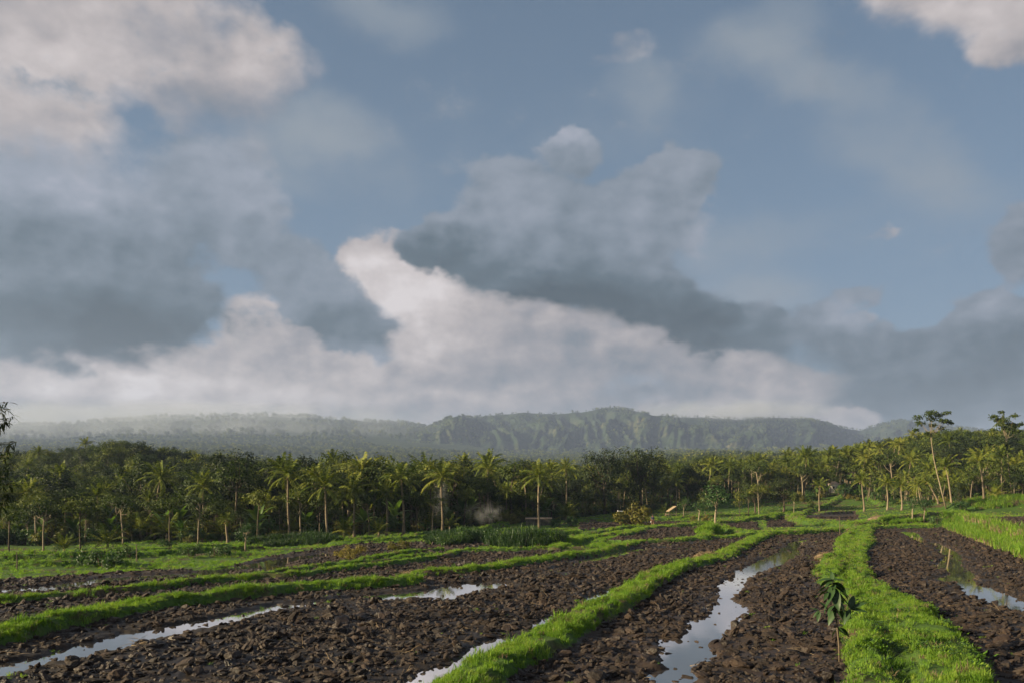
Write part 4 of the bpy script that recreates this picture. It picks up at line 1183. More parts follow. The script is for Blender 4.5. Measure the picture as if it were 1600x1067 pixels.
# twin trunk and short neighbours
YOUNG = [(885, 814, 1.35, 'bright young palm with yellow fronds below the tall palm'), (592, 840, 1.05, 'young palm with a fan of yellow fronds at the foot of the palm row'), (803, 814, 1.2, 'young golden palm left of the long bare trunk'),
         (538, 840, 1.1, 'young palm in front of the dark low crowned palm'), (703, 829, 0.9, 'young palm beside the smoke'), (100, 866, 0.8, 'small yellow palm at the far left tree line'), (168, 862, 1.1, 'young palm with arched fronds near the left stakes'),
         (1040, 806, 0.9, 'small young palm behind the thatched shelter'), (760, 818, 1.0, 'young palm directly behind the smoke'), (1555, 779, 1.0, 'young palm on top of the sunlit bank')]
for k, (px, py, s, lab) in enumerate(YOUNG):
    x, y, z = hit(px, py); stand(young[k % 3], x, y, s, k * 1.3, lab, 'young palm', 'young palms')
PALE = [  # base px, py, top py, kind, label
    (125, 863, 768, 'a', 'pale forked tree standing forward at the left field edge'), (68, 864, 772, 'a', 'twin stemmed pale tree at far left'), (14, 870, 780, 'a', 'leaning pale tree at the left picture edge'),
    (192, 850, 770, 'a', 'pale tree with a wide flat crown left of the slim palm'), (265, 852, 768, 'a', 'pale straight tree right of the slim left palm'), (310, 850, 760, 'a', 'pale tree with a bent trunk above the left bushes'),
    (402, 846, 758, 'a', 'pale tree with many bare rising limbs left of the tallest palm'), (470, 844, 756, 'a', 'pale forked tree right behind the tallest palm'), (500, 842, 760, 'a', 'pale tree with crossing limbs under the ragged palm'),
    (577, 840, 764, 'a', 'pale slim tree between the palms of the front row'), (652, 836, 762, 'a', 'pale slim tree left of the smoking grove'), (676, 834, 768, 'a', 'pale crooked tree in the smoking grove'),
    (725, 826, 758, 'a', 'pale tree right of the smoke'), (1186, 808, 752, 'a', 'pale bare limbed tree at the far field corner'), (1170, 808, 758, 'a', 'pale straight tree beside the bare limbed one'), (1156, 807, 764, 't', 'thin pale tree third from the far field corner'),
    (1240, 806, 770, 't', 'clump of thin pale trunks before the white house'), (1264, 804, 772, 't', 'thin tree just left of the white house'), (367, 842, 712, 'a', 'tall pale tree rising above the left woods'), (1102, 812, 765, 't', 'thin tree right of the two shelters')]
for k, (bx, by, ty, kd, lab) in enumerate(PALE):
    x, y, z = hit(bx, by); h = height_of(by, ty, y); kk = (albizia if kd == 'a' else thin)[k % (6 if kd == 'a' else 5)]
    h0 = 8.5 if kd == 'a' else 6.6
    stand(kk, x, y, h / h0, k * 0.9, lab, 'tree', 'pale slender trees of the field edge')
SMALLT = [(1092, 817, 779, 'small round green tree on a pale trunk by the far bund'), (1068, 811, 780, 'small dark green tree left of the round one'), (1118, 824, 752, 'crooked leafy tree above the tall grass clump'), (1425, 814, 770, 'dark green small tree behind the right paddy'),
          (1444, 813, 776, 'second dark green small tree behind the right paddy'), (383, 860, 812, 'small round tree on a thin stem near the left bushes'), (87, 872, 846, 'tiny tree at the left terraces')]
for k, (bx, by, ty, lab) in enumerate(SMALLT):
    x, y, z = hit(bx, by); h = height_of(by, ty, y); stand(small[k % 4], x, y, h / 4.2, k * 1.7, lab, 'tree', 'small trees at the field edge')
DOME = [(1001, 803, 693, 1.0, 'taller of two dark domed trees, with a rounded broad crown'), (945, 804, 696, 0.85, 'narrower dark domed tree left of the tallest one'), (1075, 801, 738, 1.2, 'low wide dark tree right of the two domed trees'), (1225, 800, 744, 1.25, 'wide dark tree before the hill forest'),
        (1180, 802, 748, 1.0, 'dark rounded tree left of the wide dark one'), (1598, 778, 733, 1.0, 'round bright green tree at the right picture edge'), (1500, 797, 752, 0.5, 'dark narrow leafy tree standing before the right palms'), (895, 806, 742, 1.1, 'dark broad tree behind the young yellow palm')]
for k, (bx, by, ty, wd, lab) in enumerate(DOME):
    x, y, z = hit(bx, by); h = height_of(by, ty, y) * 1.02
    s = h / 13.0; o = stand(dome[k % 4], x, y, s * wd, k * 2.1, lab, 'tree', None, sz=1 / wd)
    if k == 5:
        for c in o.children: pass
# tall umbrella trees
def umbrella_tree(path, tips, label, seed, r0, yy_, ivy=False):
    """path: trunk as photograph pixels; tips: leaf clumps as photograph pixels with a radius in pixels and a depth offset"""
    r = random.Random(seed)
    bx, by = path[0]; x0 = WY(bx, yy_); z0 = EYE + (HZ - by) / F * yy_
    o = bpy.data.objects.new('umbrella_tree', None); COL.objects.link(o); o.location = (x0, yy_, z0); tag(o, label, 'tree', 'tall umbrella crowned trees')
    P = lambda px, py, dy=0: Vector(((px - bx) / F * yy_, dy, (by - py) / F * yy_))
    tb = MB(); pts = [P(*p) for p in path]; n = len(pts)
    pts[0].z -= 0.6
    tb.tube(pts, [r0 * (1 - 0.62 * i / (n - 1)) for i in range(n)], 8)
    lb = MB()
    for (px, py, rr, dy) in tips:
        c = P(px, py, dy); s = pts[-1].lerp(pts[-2], r.random() * 0.5)
        mid = s.lerp(c, 0.5) + Vector((0, 0, -0.25))
        tb.tube([s, mid, c], [r0 * 0.3, r0 * 0.2, r0 * 0.07], 5, False)
        R_ = rr / F * yy_
        for _ in range(int(95 * R_ * R_) + 40):
            d = rvec(r); q = c + Vector((d.x * R_, d.y * R_, d.z * R_ * 0.5)) * r.random() ** 0.45
            nrm = (UP * 0.8 + rvec(r)).normalized(); lb.leaf(q, nrm.cross(rvec(r)).normalized(), nrm, r.uniform(0.24, 0.44), 0.22)
    if ivy:
        for _ in range(420):
            t = r.random() * 0.75 + 0.1; k = t * (n - 1); i = min(int(k), n - 2); p = pts[i].lerp(pts[i + 1], k - i)
            d = rvec(r); lb.leaf(p + d * r.uniform(0.1, 0.75) * (0.4 + math.sin(t * 4) ** 2), rvec(r), (d + UP * .3).normalized(), 0.36, 0.24)
    link('trunk', tb.mesh('trunk', M['bark_pale'], True), o); link('crown', lb.mesh('crown', M['leaf']), o)
umbrella_tree([(1478, 788), (1470, 762), (1464, 738), (1459, 716), (1456, 695), (1454, 674)],
              [(1437, 652, 8, 0.6), (1447, 647, 8, -0.8), (1458, 644, 8, 0.4), (1471, 647, 8, 0.8), (1478, 645, 6, -0.5), (1480, 657, 7, 0.2), (1468, 657, 8, -1.0), (1443, 660, 8, 1.0), (1431, 671, 5, 0.1), (1447, 677, 6, -0.4), (1456, 653, 9, 0.0), (1476, 668, 6, 0.9), (1484, 661, 5, -0.2), (1461, 664, 6, 0.6)],
              'tallest umbrella crowned tree with a long bare curving trunk', 71, 0.125, 136.0)
umbrella_tree([(1582, 772), (1578, 748), (1575, 722), (1574, 700), (1573, 676)],
              [(1556, 650, 7, 0.5), (1561, 644, 5, -0.6), (1570, 656, 9, 0.3), (1580, 650, 7, -0.8), (1590, 664, 7, 0.4), (1582, 662, 9, 0.8), (1562, 664, 8, -0.4), (1553, 671, 5, 0.2), (1573, 668, 10, 0.0), (1596, 662, 4, 0.1), (1586, 674, 6, -0.5), (1563, 655, 6, 0.9)],
              'umbrella crowned tree with creepers on its trunk at the far right', 72, 0.14, 140.0, ivy=True)

# ------------------------------------------------------------------ the woods: single trees near, one mass far off
ZONES = [(60, 'behind the leaning pale tree at the left edge'), (160, 'behind the pale forked tree at far left'), (290, 'round the slim twin trunk palm at left'), (420, 'between the left stakes and the tallest palm'),
         (530, 'behind the tallest palm and its ragged neighbour'), (660, 'behind the small yellow shrubs'), (760, 'round the smoke'), (870, 'behind the long bare palm trunk'), (980, 'left of the tallest domed tree'),
         (1090, 'round the tallest domed tree and shelters'), (1200, 'behind the far field corner'), (1320, 'round the small white house'), (1430, 'on the lower right hill'), (1540, 'round the tallest umbrella tree'), (9999, 'round the far right umbrella tree')]
KIND_NAME = {'palm': ('coconut palm', 'palm tree', 'coconut palms of the woods'), 'broad': ('leafy dark tree', 'tree', 'leafy trees of the woods'), 'slender': ('slender pale stemmed tree', 'tree', 'slender trees of the woods'),
             'banana': ('banana plant', 'banana plant', 'banana plants at the foot of the woods'), 'bush': ('leafy shrub', 'shrub', 'shrubs at the foot of the woods'), 'gold': ('golden shrub', 'shrub', 'shrubs at the foot of the woods'), 'young': ('stemless young palm', 'young palm', 'young palms at the foot of the woods')}
def woods():
    r = random.Random(11); LIM = {'palm': 278, 'broad': 290, 'slender': 295, 'banana': 150, 'bush': 180, 'gold': 110, 'young': 140}; cnt = dict.fromkeys(LIM, 0)
    items = []
    for depth, step, n in ((0, 5, 330), (4, 7, 280), (10, 8, 220), (17, 10, 220), (26, 13, 220), (38, 17, 210), (54, 22, 200), (76, 30, 160)):
        for k in range(n):
            px = -60 + 1720 * (k + r.random()) / n
            d = depth + r.random() * step + 7 * (vnoise(np.array([px / 60.0]), np.array([2.0]), 3)[0] - 0.3)
            y = float(np.interp(px, EDGE_PX, EDGE_Y)) + d
            u = r.random(); reg = 0 if px < 420 else 1 if px < 900 else 2 if px < 1200 else 3
            if depth == 0:
                kind = 'bush' if u < 0.28 else 'gold' if u < 0.44 else 'banana' if u < 0.62 else 'young' if u < 0.75 else 'slender'
            elif depth < 10:
                kind = 'slender' if u < 0.38 else 'palm' if u < 0.50 + 0.08 * reg else 'young' if u < 0.72 else 'banana' if u < 0.86 else 'bush'
            elif depth < 26:
                kind = 'palm' if u < 0.14 + 0.10 * reg else 'slender' if u < 0.66 else 'broad'
            else:
                pp = (0.22, 0.40, 0.38, 0.55)[reg]
                kind = 'palm' if u < pp * 0.7 else 'slender' if u < pp * 0.7 + 0.22 else 'broad'
            items.append((d, px, kind, y))
    items.sort()
    ys = np.array([i[3] for i in items]); xs = np.array([WY(i[1], i[3]) for i in items])
    zs = full_height(xs, ys)[0]
    for (d, px, kind, y), x, z in zip(items, xs, zs):
        if cnt[kind] >= LIM[kind]: continue
        if abs(px - 1303) < 6 and y < 193: continue                      # the gap through which the house shows
        cnt[kind] += 1
        nm, cat, grp = KIND_NAME[kind]; zone = next(t for lim, t in ZONES if px < lim)
        rz = r.uniform(0, 6.28); tl = (r.gauss(0, .06), r.gauss(0, .06))
        s = min(1.5, max(0.5, math.exp(r.gauss(-0.10, 0.30))))
        size = 'tall' if s > 1.05 else 'short' if s < 0.8 else 'middling'
        row = 'at the wood edge' if d < 11 else 'inside the wood' if d < 50 else 'deep in the wood'
        lab = '%s %s %s %s' % (size, nm, row, zone)
        if len(lab.split()) > 16: lab = '%s %s %s' % (size, nm, zone)
        grove = math.exp(-((px - 620) / 190) ** 2) * min(1, max(0, (d - 12) / 30)); knoll = math.exp(-((px - 190) / 150) ** 2) * (1 if d > 56 else 0)
        edge_low = 0.72 if (px < 430 and d < 30) else 0.74 if 880 < px < 1090 else 1.0
        if kind == 'palm':
            stand(r.choice(palm_kinds), x, y, s * 0.78 * (1 + 0.18 * grove) * (0.85 if edge_low < 1 else 1), rz, lab, cat, grp, z, (tl[0] * 1.4, tl[1] * 1.4))
        elif kind == 'broad':
            big = r.random() < 0.10
            stand(r.choice(dome) if big else r.choice(broad), x, y, (0.60 if big else 0.70) * s * 0.92 * (0.80 if 880 < px < 1090 else 1) * (1 + 0.22 * knoll + 0.20 * grove), rz, lab, cat, grp, z, sz=r.uniform(0.85, 1.25))
        elif kind == 'slender':
            stand(r.choice(albizia if r.random() < 0.6 else thin), x, y, s * 0.84 * edge_low, rz, lab, cat, grp, z, tl)
        elif kind == 'banana': stand(r.choice(banana), x, y, s, rz, lab, cat, grp, z)
        elif kind == 'young': stand(r.choice(young), x, y, s * 0.9, rz, lab, cat, grp, z)
        else: stand(r.choice(bush_gold if kind == 'gold' else bush_green), x, y, s * 1.15, rz, lab, cat, grp, z)
    print('woods', cnt)
woods()

def low_tree(seed, n, material, palm=False):
    """tree for the far woods, where one is a few pixels tall"""
    r = random.Random(seed); mb = MB()
    if palm:
        for k in range(11):
            az = k * 2.4; el = r.uniform(-0.5, 1.1)
            d = Vector((math.cos(az) * math.cos(el), math.sin(az) * math.cos(el), math.sin(el))); sd = Vector((-math.sin(az), math.cos(az), 0)) * 0.42
            p = Vector((0, 0, 7.2)); q = p + d * 1.9; t = q + (d - UP * 0.9).normalized() * 1.6; b = len(mb.v)
            mb.v += [p, q + sd, t, q - sd]; mb.f += [(b, b + 1, b + 2), (b, b + 2, b + 3)]
        mb.tube([(0, 0, -3), (0.2, 0, 7.2)], [0.16, 0.11], 3, False)
    else:
        for k in range(n):
            d = rvec(r, 0.3); rr = r.random() ** 0.35
            q = Vector((d.x * 3.0 * rr, d.y * 3.0 * rr, 5.2 + d.z * 3.0 * rr)); nrm = (d + UP * 0.5 + rvec(r) * 0.4).normalized()
            mb.leaf(q, nrm.cross(rvec(r)).normalized(), nrm, r.uniform(1.0, 1.9), r.uniform(0.7, 1.2))
        mb.tube([(0, 0, -3), (0, 0, 5)], [0.25, 0.15], 3, False)
    return mb.mesh('far_tree', material)
far_meshes = [low_tree(i, 110, M['leaf']) for i in range(3)] + [low_tree(5 + i, 110, M['leaf_dark']) for i in range(2)] + [low_tree(9 + i, 0, M['palm'], True) for i in range(3)]
far_ng = scatter_group(source_collection('far_tree', far_meshes))
def whole(kind):
    """a kind's parts in one mesh, for the trees of the mass behind"""
    b = bmesh.new(); mats = []
    for nm, me, off in kind.parts:
        n0 = len(b.faces); v0 = len(b.verts); b.from_mesh(me); b.verts.ensure_lookup_table(); b.faces.ensure_lookup_table()
        for v in b.verts[v0:]: v.co += Vector(off)
        for f in b.faces[n0:]: f.material_index = len(mats)
        mats.append(me.materials[0])
    me = bpy.data.meshes.new('whole_tree'); b.to_mesh(me); b.free()
    for q in mats: me.materials.append(q)
    return me
mass_ng = scatter_group(source_collection('mass_tree', [whole(k) for k in broad[:5] + palm_kinds[:4] + albizia[:3]]))
def far_woods():
    def field(n, ylo, yhi, smin, smax, palms, label, power=1.0, ng=None, split=(5, 8)):
        u = RNG.random(n); y = (ylo ** power + u * (yhi ** power - ylo ** power)) ** (1 / power)
        t = RNG.uniform(-0.72, 0.72, n); x = t * y
        px = 800 + F * t
        ed = np.interp(px, EDGE_PX, EDGE_Y)
        keep = y > ed + 40 - 12 * RNG.random(n)
        if ylo > 600:   # clearings and denser belts
            keep &= fbm(x / 190, y / 190, 3, 171) > 0.36
        x, y, px = x[keep], y[keep], px[keep]; m = len(x)
        z = full_height(x, y)[0] if ylo < 260 else far_level(x, y)
        pp = palms * np.interp(px, [0, 500, 1200, 1600], [0.5, 0.8, 1.1, 1.3])
        pick = np.where(RNG.random(m) < pp, RNG.integers(5, split[1], m), RNG.integers(0, 5, m))
        s = RNG.uniform(smin, smax, m)
        scatter('far_woods', np.column_stack([x, y, z - 0.3]), pick, np.stack([RNG.normal(0, .05, m), RNG.normal(0, .05, m), RNG.uniform(0, 6.28, m)], 1), s, ng or far_ng, label, 'woods')
    field(9000, 125, 700, 0.55, 1.0, 0.42, 'dense mixed woods and palms filling the land behind the front trees', 1.6, mass_ng, (5, 12))
    field(16000, 700, 2500, 0.8, 1.6, 0.25, 'far woods covering the hazy plain below the mountains', 1.5)
    field(15000, 2500, 5600, 1.2, 2.8, 0.1, 'farthest woods fading up the hazy volcano slope', 1.5)
far_woods()
def ridge_trees():
    me = next(o for o in COL.objects if o.name == 'mountains').data
    co = np.empty(len(me.vertices) * 3, np.float32); me.vertices.foreach_get('co', co); co = co.reshape(120, 620, 3)
    n = 9000; j = (RNG.random(n) ** 0.6 * 86).astype(int); i = RNG.integers(5, 612, n)
    w = RNG.random(n)[:, None]; P = co[j, i] * w + co[np.minimum(j + 1, 119), i + 1] * (1 - w)
    P[:, 2] -= 1.0
    P2 = co[86, RNG.integers(30, 600, 300)] + RNG.normal(0, 1, (300, 3)) * np.array([9, 4, 0.5])
    P = np.concatenate([P, P2]); n = len(P)
    keep = fbm(P[:, 0] / 130, P[:, 2] / 40, 3, 191) > 0.44; keep[-300:] = True
    P = P[keep]; n = len(P)
    scatter('mountain_woods', P, RNG.integers(0, 5, n), np.stack([np.zeros(n), np.zeros(n), RNG.uniform(0, 6.28, n)], 1), RNG.uniform(0.6, 1.5, n), far_ng, 'woods clothing the mountain slopes and ridge', 'woods')
ridge_trees()
# ------------------------------------------------------------------ small things standing in the fields
def cards_person():
    x, y, z = hit(1020, 823.5)
    zz = gz(x, y)
    o = bpy.data.objects.new('person', None); COL.objects.link(o); o.location = (x, y, zz + 0.10); o.rotation_euler = (0, 0, R(12))
    tag(o, 'person in dark blue shirt and brown trousers walking away along a bund', 'person')
    K = 1.74 / 1.75
    J = {'pelvis': (0, 0, .95), 'spine': (0, .01, 1.15), 'chest': (0, .015, 1.34), 'neck': (0, .03, 1.50), 'head': (0, .05, 1.58), 'crown': (0, .045, 1.72),
         'hl': (-.10, 0, .90), 'kl': (-.115, .10, .50), 'al': (-.115, .02, .09), 'tl': (-.12, .15, .04), 'hr': (.10, 0, .90), 'kr': (.115, .02, .50), 'ar': (.115, -.16, .12), 'tr': (.12, -.04, .03),
         'sl': (-.18, .01, 1.42), 'el': (-.25, -.04, 1.14), 'wl': (-.26, .05, .89), 'sr': (.18, .01, 1.42), 'er': (.25, .04, 1.14), 'wr': (.25, .12, .90)}
    rad = {'pelvis': .135, 'spine': .125, 'chest': .145, 'neck': .058, 'head': .088, 'crown': .075, 'hl': .095, 'kl': .062, 'al': .042, 'tl': .036, 'hr': .095, 'kr': .062, 'ar': .042, 'tr': .036, 'sl': .062, 'el': .045, 'wl': .032, 'sr': .062, 'er': .045, 'wr': .032}
    E = [('pelvis', 'spine'), ('spine', 'chest'), ('chest', 'neck'), ('neck', 'head'), ('head', 'crown'), ('pelvis', 'hl'), ('hl', 'kl'), ('kl', 'al'), ('al', 'tl'), ('pelvis', 'hr'), ('hr', 'kr'), ('kr', 'ar'), ('ar', 'tr'),
         ('chest', 'sl'), ('sl', 'el'), ('el', 'wl'), ('chest', 'sr'), ('sr', 'er'), ('er', 'wr')]
    for s_, w_ in (('l', 'wl'), ('r', 'wr')):
        for k in range(5):                                   # palm and five fingers, slightly curled
            a, b_ = 'p%s%d' % (s_, k), 'q%s%d' % (s_, k); w = J[w_]; sg = -1 if s_ == 'l' else 1
            if k == 4: J[a] = (w[0] - sg * .025, w[1] + .04, w[2] - .05); J[b_] = (w[0] - sg * .035, w[1] + .055, w[2] - .09)
            else: J[a] = (w[0] + sg * .006, w[1] + .035 - .022 * k, w[2] - .09); J[b_] = (w[0] - sg * .012, w[1] + .04 - .022 * k, w[2] - .16 + .008 * abs(k - 1))
            rad[a] = .014; rad[b_] = .009; E += [(w_, a), (a, b_)]
    def skin(name, keys, mt, grow=1.0, edges=None, material=None):
        ks = list(keys); ix = {k: i for i, k in enumerate(ks)}
        me = bpy.data.meshes.new(name); me.from_pydata([tuple(c * K for c in J[k]) for k in ks], [(ix[a], ix[b]) for a, b in E if a in ix and b in ix], [])
        ob = link(name, me, o); ob.modifiers.new('skin', 'SKIN'); sd = ob.modifiers.new('sub', 'SUBSURF'); sd.levels = sd.render_levels = 1
        for i, k in enumerate(ks):
            sv = me.skin_vertices[0].data[i]; sv.radius = (rad[k] * grow * K,) * 2; sv.use_root = (i == 0)
        me.materials.append(mt); return ob
    skinm = mat_plain('skin', (0.20, 0.11, 0.07), 0.6); shirt = mat_plain('shirt_cloth', (0.035, 0.05, 0.10), 0.9); trousers = mat_plain('trouser_cloth', (0.16, 0.085, 0.065), 0.9); hair = mat_plain('hair', (0.012, 0.010, 0.009), 0.6)
    skin('body', J.keys(), skinm)
    skin('shirt', ['spine', 'chest', 'pelvis', 'sl', 'el', 'sr', 'er'], shirt, 1.16)
    skin('trousers', ['pelvis', 'hl', 'kl', 'hr', 'kr'], trousers, 1.13)
    b = bmesh.new(); bmesh.ops.create_icosphere(b, subdivisions=2, radius=.108 * K)
    for v in list(b.verts):
        if v.co.z < -0.02 and v.co.y > -0.02: b.verts.remove(v)
    me = bpy.data.meshes.new('hair'); b.to_mesh(me); b.free(); me.materials.append(hair); link('hair', me, o, (0, .045 * K, 1.665 * K))
    fb_m = MB(); H0 = Vector((0, .045 * K, 1.63 * K))                # face on the far side: nose, eyes, mouth
    fb_m.poly([H0 + Vector((-.012, .085, .0)), H0 + Vector((.012, .085, .0)), H0 + Vector((0, .112, -.005)), H0 + Vector((0, .085, .04))]); fb_m.build('nose', skinm, o)
    for sx in (-1, 1):
        e_ = MB(); e_.box(H0 + Vector((sx * .032, .083, .03)), (.012, .006, .005)); e_.build('eye', hair, o)
        e_ = MB(); e_.box(H0 + Vector((sx * .092, 0, .01)), (.008, .02, .028)); e_.build('ear', skinm, o)
    e_ = MB(); e_.box(H0 + Vector((0, .085, -.035)), (.022, .005, .005)); e_.build('mouth', trousers, o)
    # the bag is held, so it stays a thing of its own
    b = bmesh.new(); bmesh.ops.create_icosphere(b, subdivisions=2, radius=.085)
    for v in b.verts:
        v.co.z *= 1.25; v.co.y *= .6
        if v.co.z > .08: v.co.x *= max(.12, 1 - (v.co.z - .08) * 8); v.co.y *= max(.2, 1 - (v.co.z - .08) * 8)
    me = bpy.data.meshes.new('bag'); b.to_mesh(me); b.free(); me.materials.append(mat_plain('white_bag', (0.42, 0.40, 0.37), 0.7))
    hand = o.matrix_basis @ Vector(tuple(c * K for c in J['wl']))
    tag(link('bag', me, None, (hand.x, hand.y, hand.z - .20)), 'white bag hanging from the left hand of the walking person', 'bag')
cards_person()

thatch = mat_dry('thatch', (0.13, 0.10, 0.065), (0.36, 0.28, 0.18), 8.0)
wood = mat_bark('grey_timber', (0.07, 0.055, 0.04), (0.20, 0.16, 0.115))
whitep = mat_plain('white_sheet', (0.66, 0.67, 0.68), 0.45)
wallm = mat_plain('grey_wall', (0.085, 0.076, 0.066), 0.9, 0.2, 0.4, 2.0)
plaster = mat_plain('pale_plaster', (0.62, 0.56, 0.50), 0.8)
rooft = mat_plain('pale_roof_tiles', (0.50, 0.36, 0.28), 0.8)
glassd = mat_plain('dark_pane', (0.02, 0.022, 0.025), 0.15, 0.5)
def shelter(px, py, w, d, h, slope, roofm, label, name, yaw=0.0):
    x, y, z = hit(px, py); z = gz(x, y)
    o = bpy.data.objects.new(name, None); COL.objects.link(o); o.location = (x, y, z); o.rotation_euler = (0, 0, yaw); tag(o, label, 'shelter')
    m = MB(); m.box((0, 0, h), (w / 2, d / 2, 0.05), Matrix.Rotation(slope, 3, 'Y')); m.build('roof', roofm, o)
    for sx in (-1, 1):
        for sy in (-1, 1):
            hh = h - math.tan(slope) * sx * w * .4; p = MB(); p.tube([(sx * w * .4, sy * d * .4, -.2), (sx * w * .4, sy * d * .4, hh - 0.05)], [.05, .045], 6); p.build('post', wood, o)
    p = MB(); p.box((0, 0, 0.45), (w * .42, d * .42, .03)); p.build('platform', wood, o)
shelter(972, 814, 1.5, 1.4, 1.35, R(4), whitep, 'small field shelter with a flat white roof on thin posts', 'field_shelter')
shelter(1049, 807, 1.9, 1.8, 1.55, R(-33), thatch, 'lean-to shelter with a steep tan thatched roof', 'thatched_shelter', R(8))
def shed():
    x, y, z = hit(842, 821); z = gz(x, y)
    o = bpy.data.objects.new('field_shed', None); COL.objects.link(o); o.location = (x, y + 1.5, z); o.scale = (1, 1, 0.78); tag(o, 'low grey shed beside the long bare palm trunk', 'shed')
    for i in range(8):
        m = MB(); m.box((0, -1.2 + 0.012 * (i % 2), 0.06 + i * 0.16), (2.0, 0.03, 0.072)); m.build('board', wallm, o)
    for sx in (-1.97, 1.97):
        m = MB(); m.box((sx, 0.05, 0.62), (0.03, 1.2, 0.66)); m.build('side_wall', wallm, o)
    m = MB(); m.box((0, 0, 1.40), (2.1, 1.35, 0.03), Matrix.Rotation(R(6), 3, 'X')); m.build('roof', wood, o)
shed()
def house():
    y = 196.0; x = WY(1303, y); z = gz(x, y)
    o = bpy.data.objects.new('small_house', None); COL.objects.link(o); o.location = (x, y, z - 0.2); o.scale = (0.62,) * 3; tag(o, 'small white house with a pale tiled roof half hidden among the trees', 'house')
    m = MB(); m.box((0, 0, 1.6), (1.6, 1.6, 1.75)); m.build('wall', plaster, o)
    m = MB(); e = 1.95
    m.poly([(-e, -e, 3.3), (e, -e, 3.3), (0.3, 0, 4.4), (-0.3, 0, 4.4)]); m.poly([(e, e, 3.3), (-e, e, 3.3), (-0.3, 0, 4.4), (0.3, 0, 4.4)])
    m.poly([(e, -e, 3.3), (e, e, 3.3), (0.3, 0, 4.4)]); m.poly([(-e, e, 3.3), (-e, -e, 3.3), (-0.3, 0, 4.4)]); m.poly([(-e, -e, 3.3), (-e, e, 3.3), (e, e, 3.3), (e, -e, 3.3)])
    m.build('roof', rooft, o)
    for sx in (-0.75, 0.75):
        f_ = MB(); f_.box((sx, -1.62, 1.9), (0.36, 0.05, 0.5)); f_ = f_.build('window', wood, o); p = MB(); p.box((sx, -1.68, 1.9), (0.29, 0.02, 0.42)); p.build('pane', glassd, f_)
house()
for px, py, h, lab in ((213, 876, 1.45, 'bare wooden stake on the left terraces beside the big bush'), (26, 891, 1.3, 'bare wooden stake at far left above the stubble patch'), (1312, 836, 2.0, 'thin dark bare sapling stem at the end of the grass path')):
    x, y, z = hit(px, py); m = MB(); m.tube([(0, 0, -.3), (.03, 0, h * .5), (-.02, .02, h)], [.05, .045, .03], 6)
    o = m.build('wooden_stake', wood if px < 1000 else M['bark_dark']); o.location = (x, y, gz(x, y)); tag(o, lab, 'stake')
def straw_pile(px, py, rad, h, label, seed):
    x, y, z = hit(px, py); z = gz(x, y); r = random.Random(seed)
    o = bpy.data.objects.new('straw_pile', None); COL.objects.link(o); o.location = (x, y, z); tag(o, label, 'straw pile')
    b = bmesh.new(); bmesh.ops.create_icosphere(b, subdivisions=3, radius=1.0)
    for v in b.verts:
        n = vnoise(np.array([v.co.x * 3 + seed]), np.array([v.co.y * 3 + v.co.z * 2]), seed)[0]; v.co *= 0.8 + 0.4 * n
        v.co = Vector((v.co.x * rad, v.co.y * rad * .8, v.co.z * h * .75))
    me = bpy.data.meshes.new('heap'); b.to_mesh(me); b.free(); me.materials.append(M['straw']); link('heap', me, o)
    m = MB()
    for _ in range(420):
        d = rvec(r, .5); d.z = abs(d.z); p = Vector((d.x * rad * .9, d.y * rad * .75, d.z * h * .9)); t = rvec(r); t.z *= .4
        p *= r.uniform(.75, 1.15); m.tube([p - t * .18, p + t * r.uniform(.1, .35)], [.010, .006], 3, False)
    s = m.build('stalks', M['straw'], o); s['kind'] = 'stuff'
straw_pile(1105, 879, 0.85, .38, 'heap of pale straw lying across the diagonal grass bund', 1)
straw_pile(1292, 880, 0.75, .40, 'heap of pale straw on the left edge of the wide grass path', 2)
straw_pile(1374, 816, 1.5, .75, 'tan straw mound on the bank behind the right paddy', 3)
straw_pile(648, 904, 0.75, .22, 'flat spread of dry straw in the gap of the long grass bund', 4)
straw_pile(1330, 832, 0.5, .2, 'small straw patch at the far end of the grass path', 5)

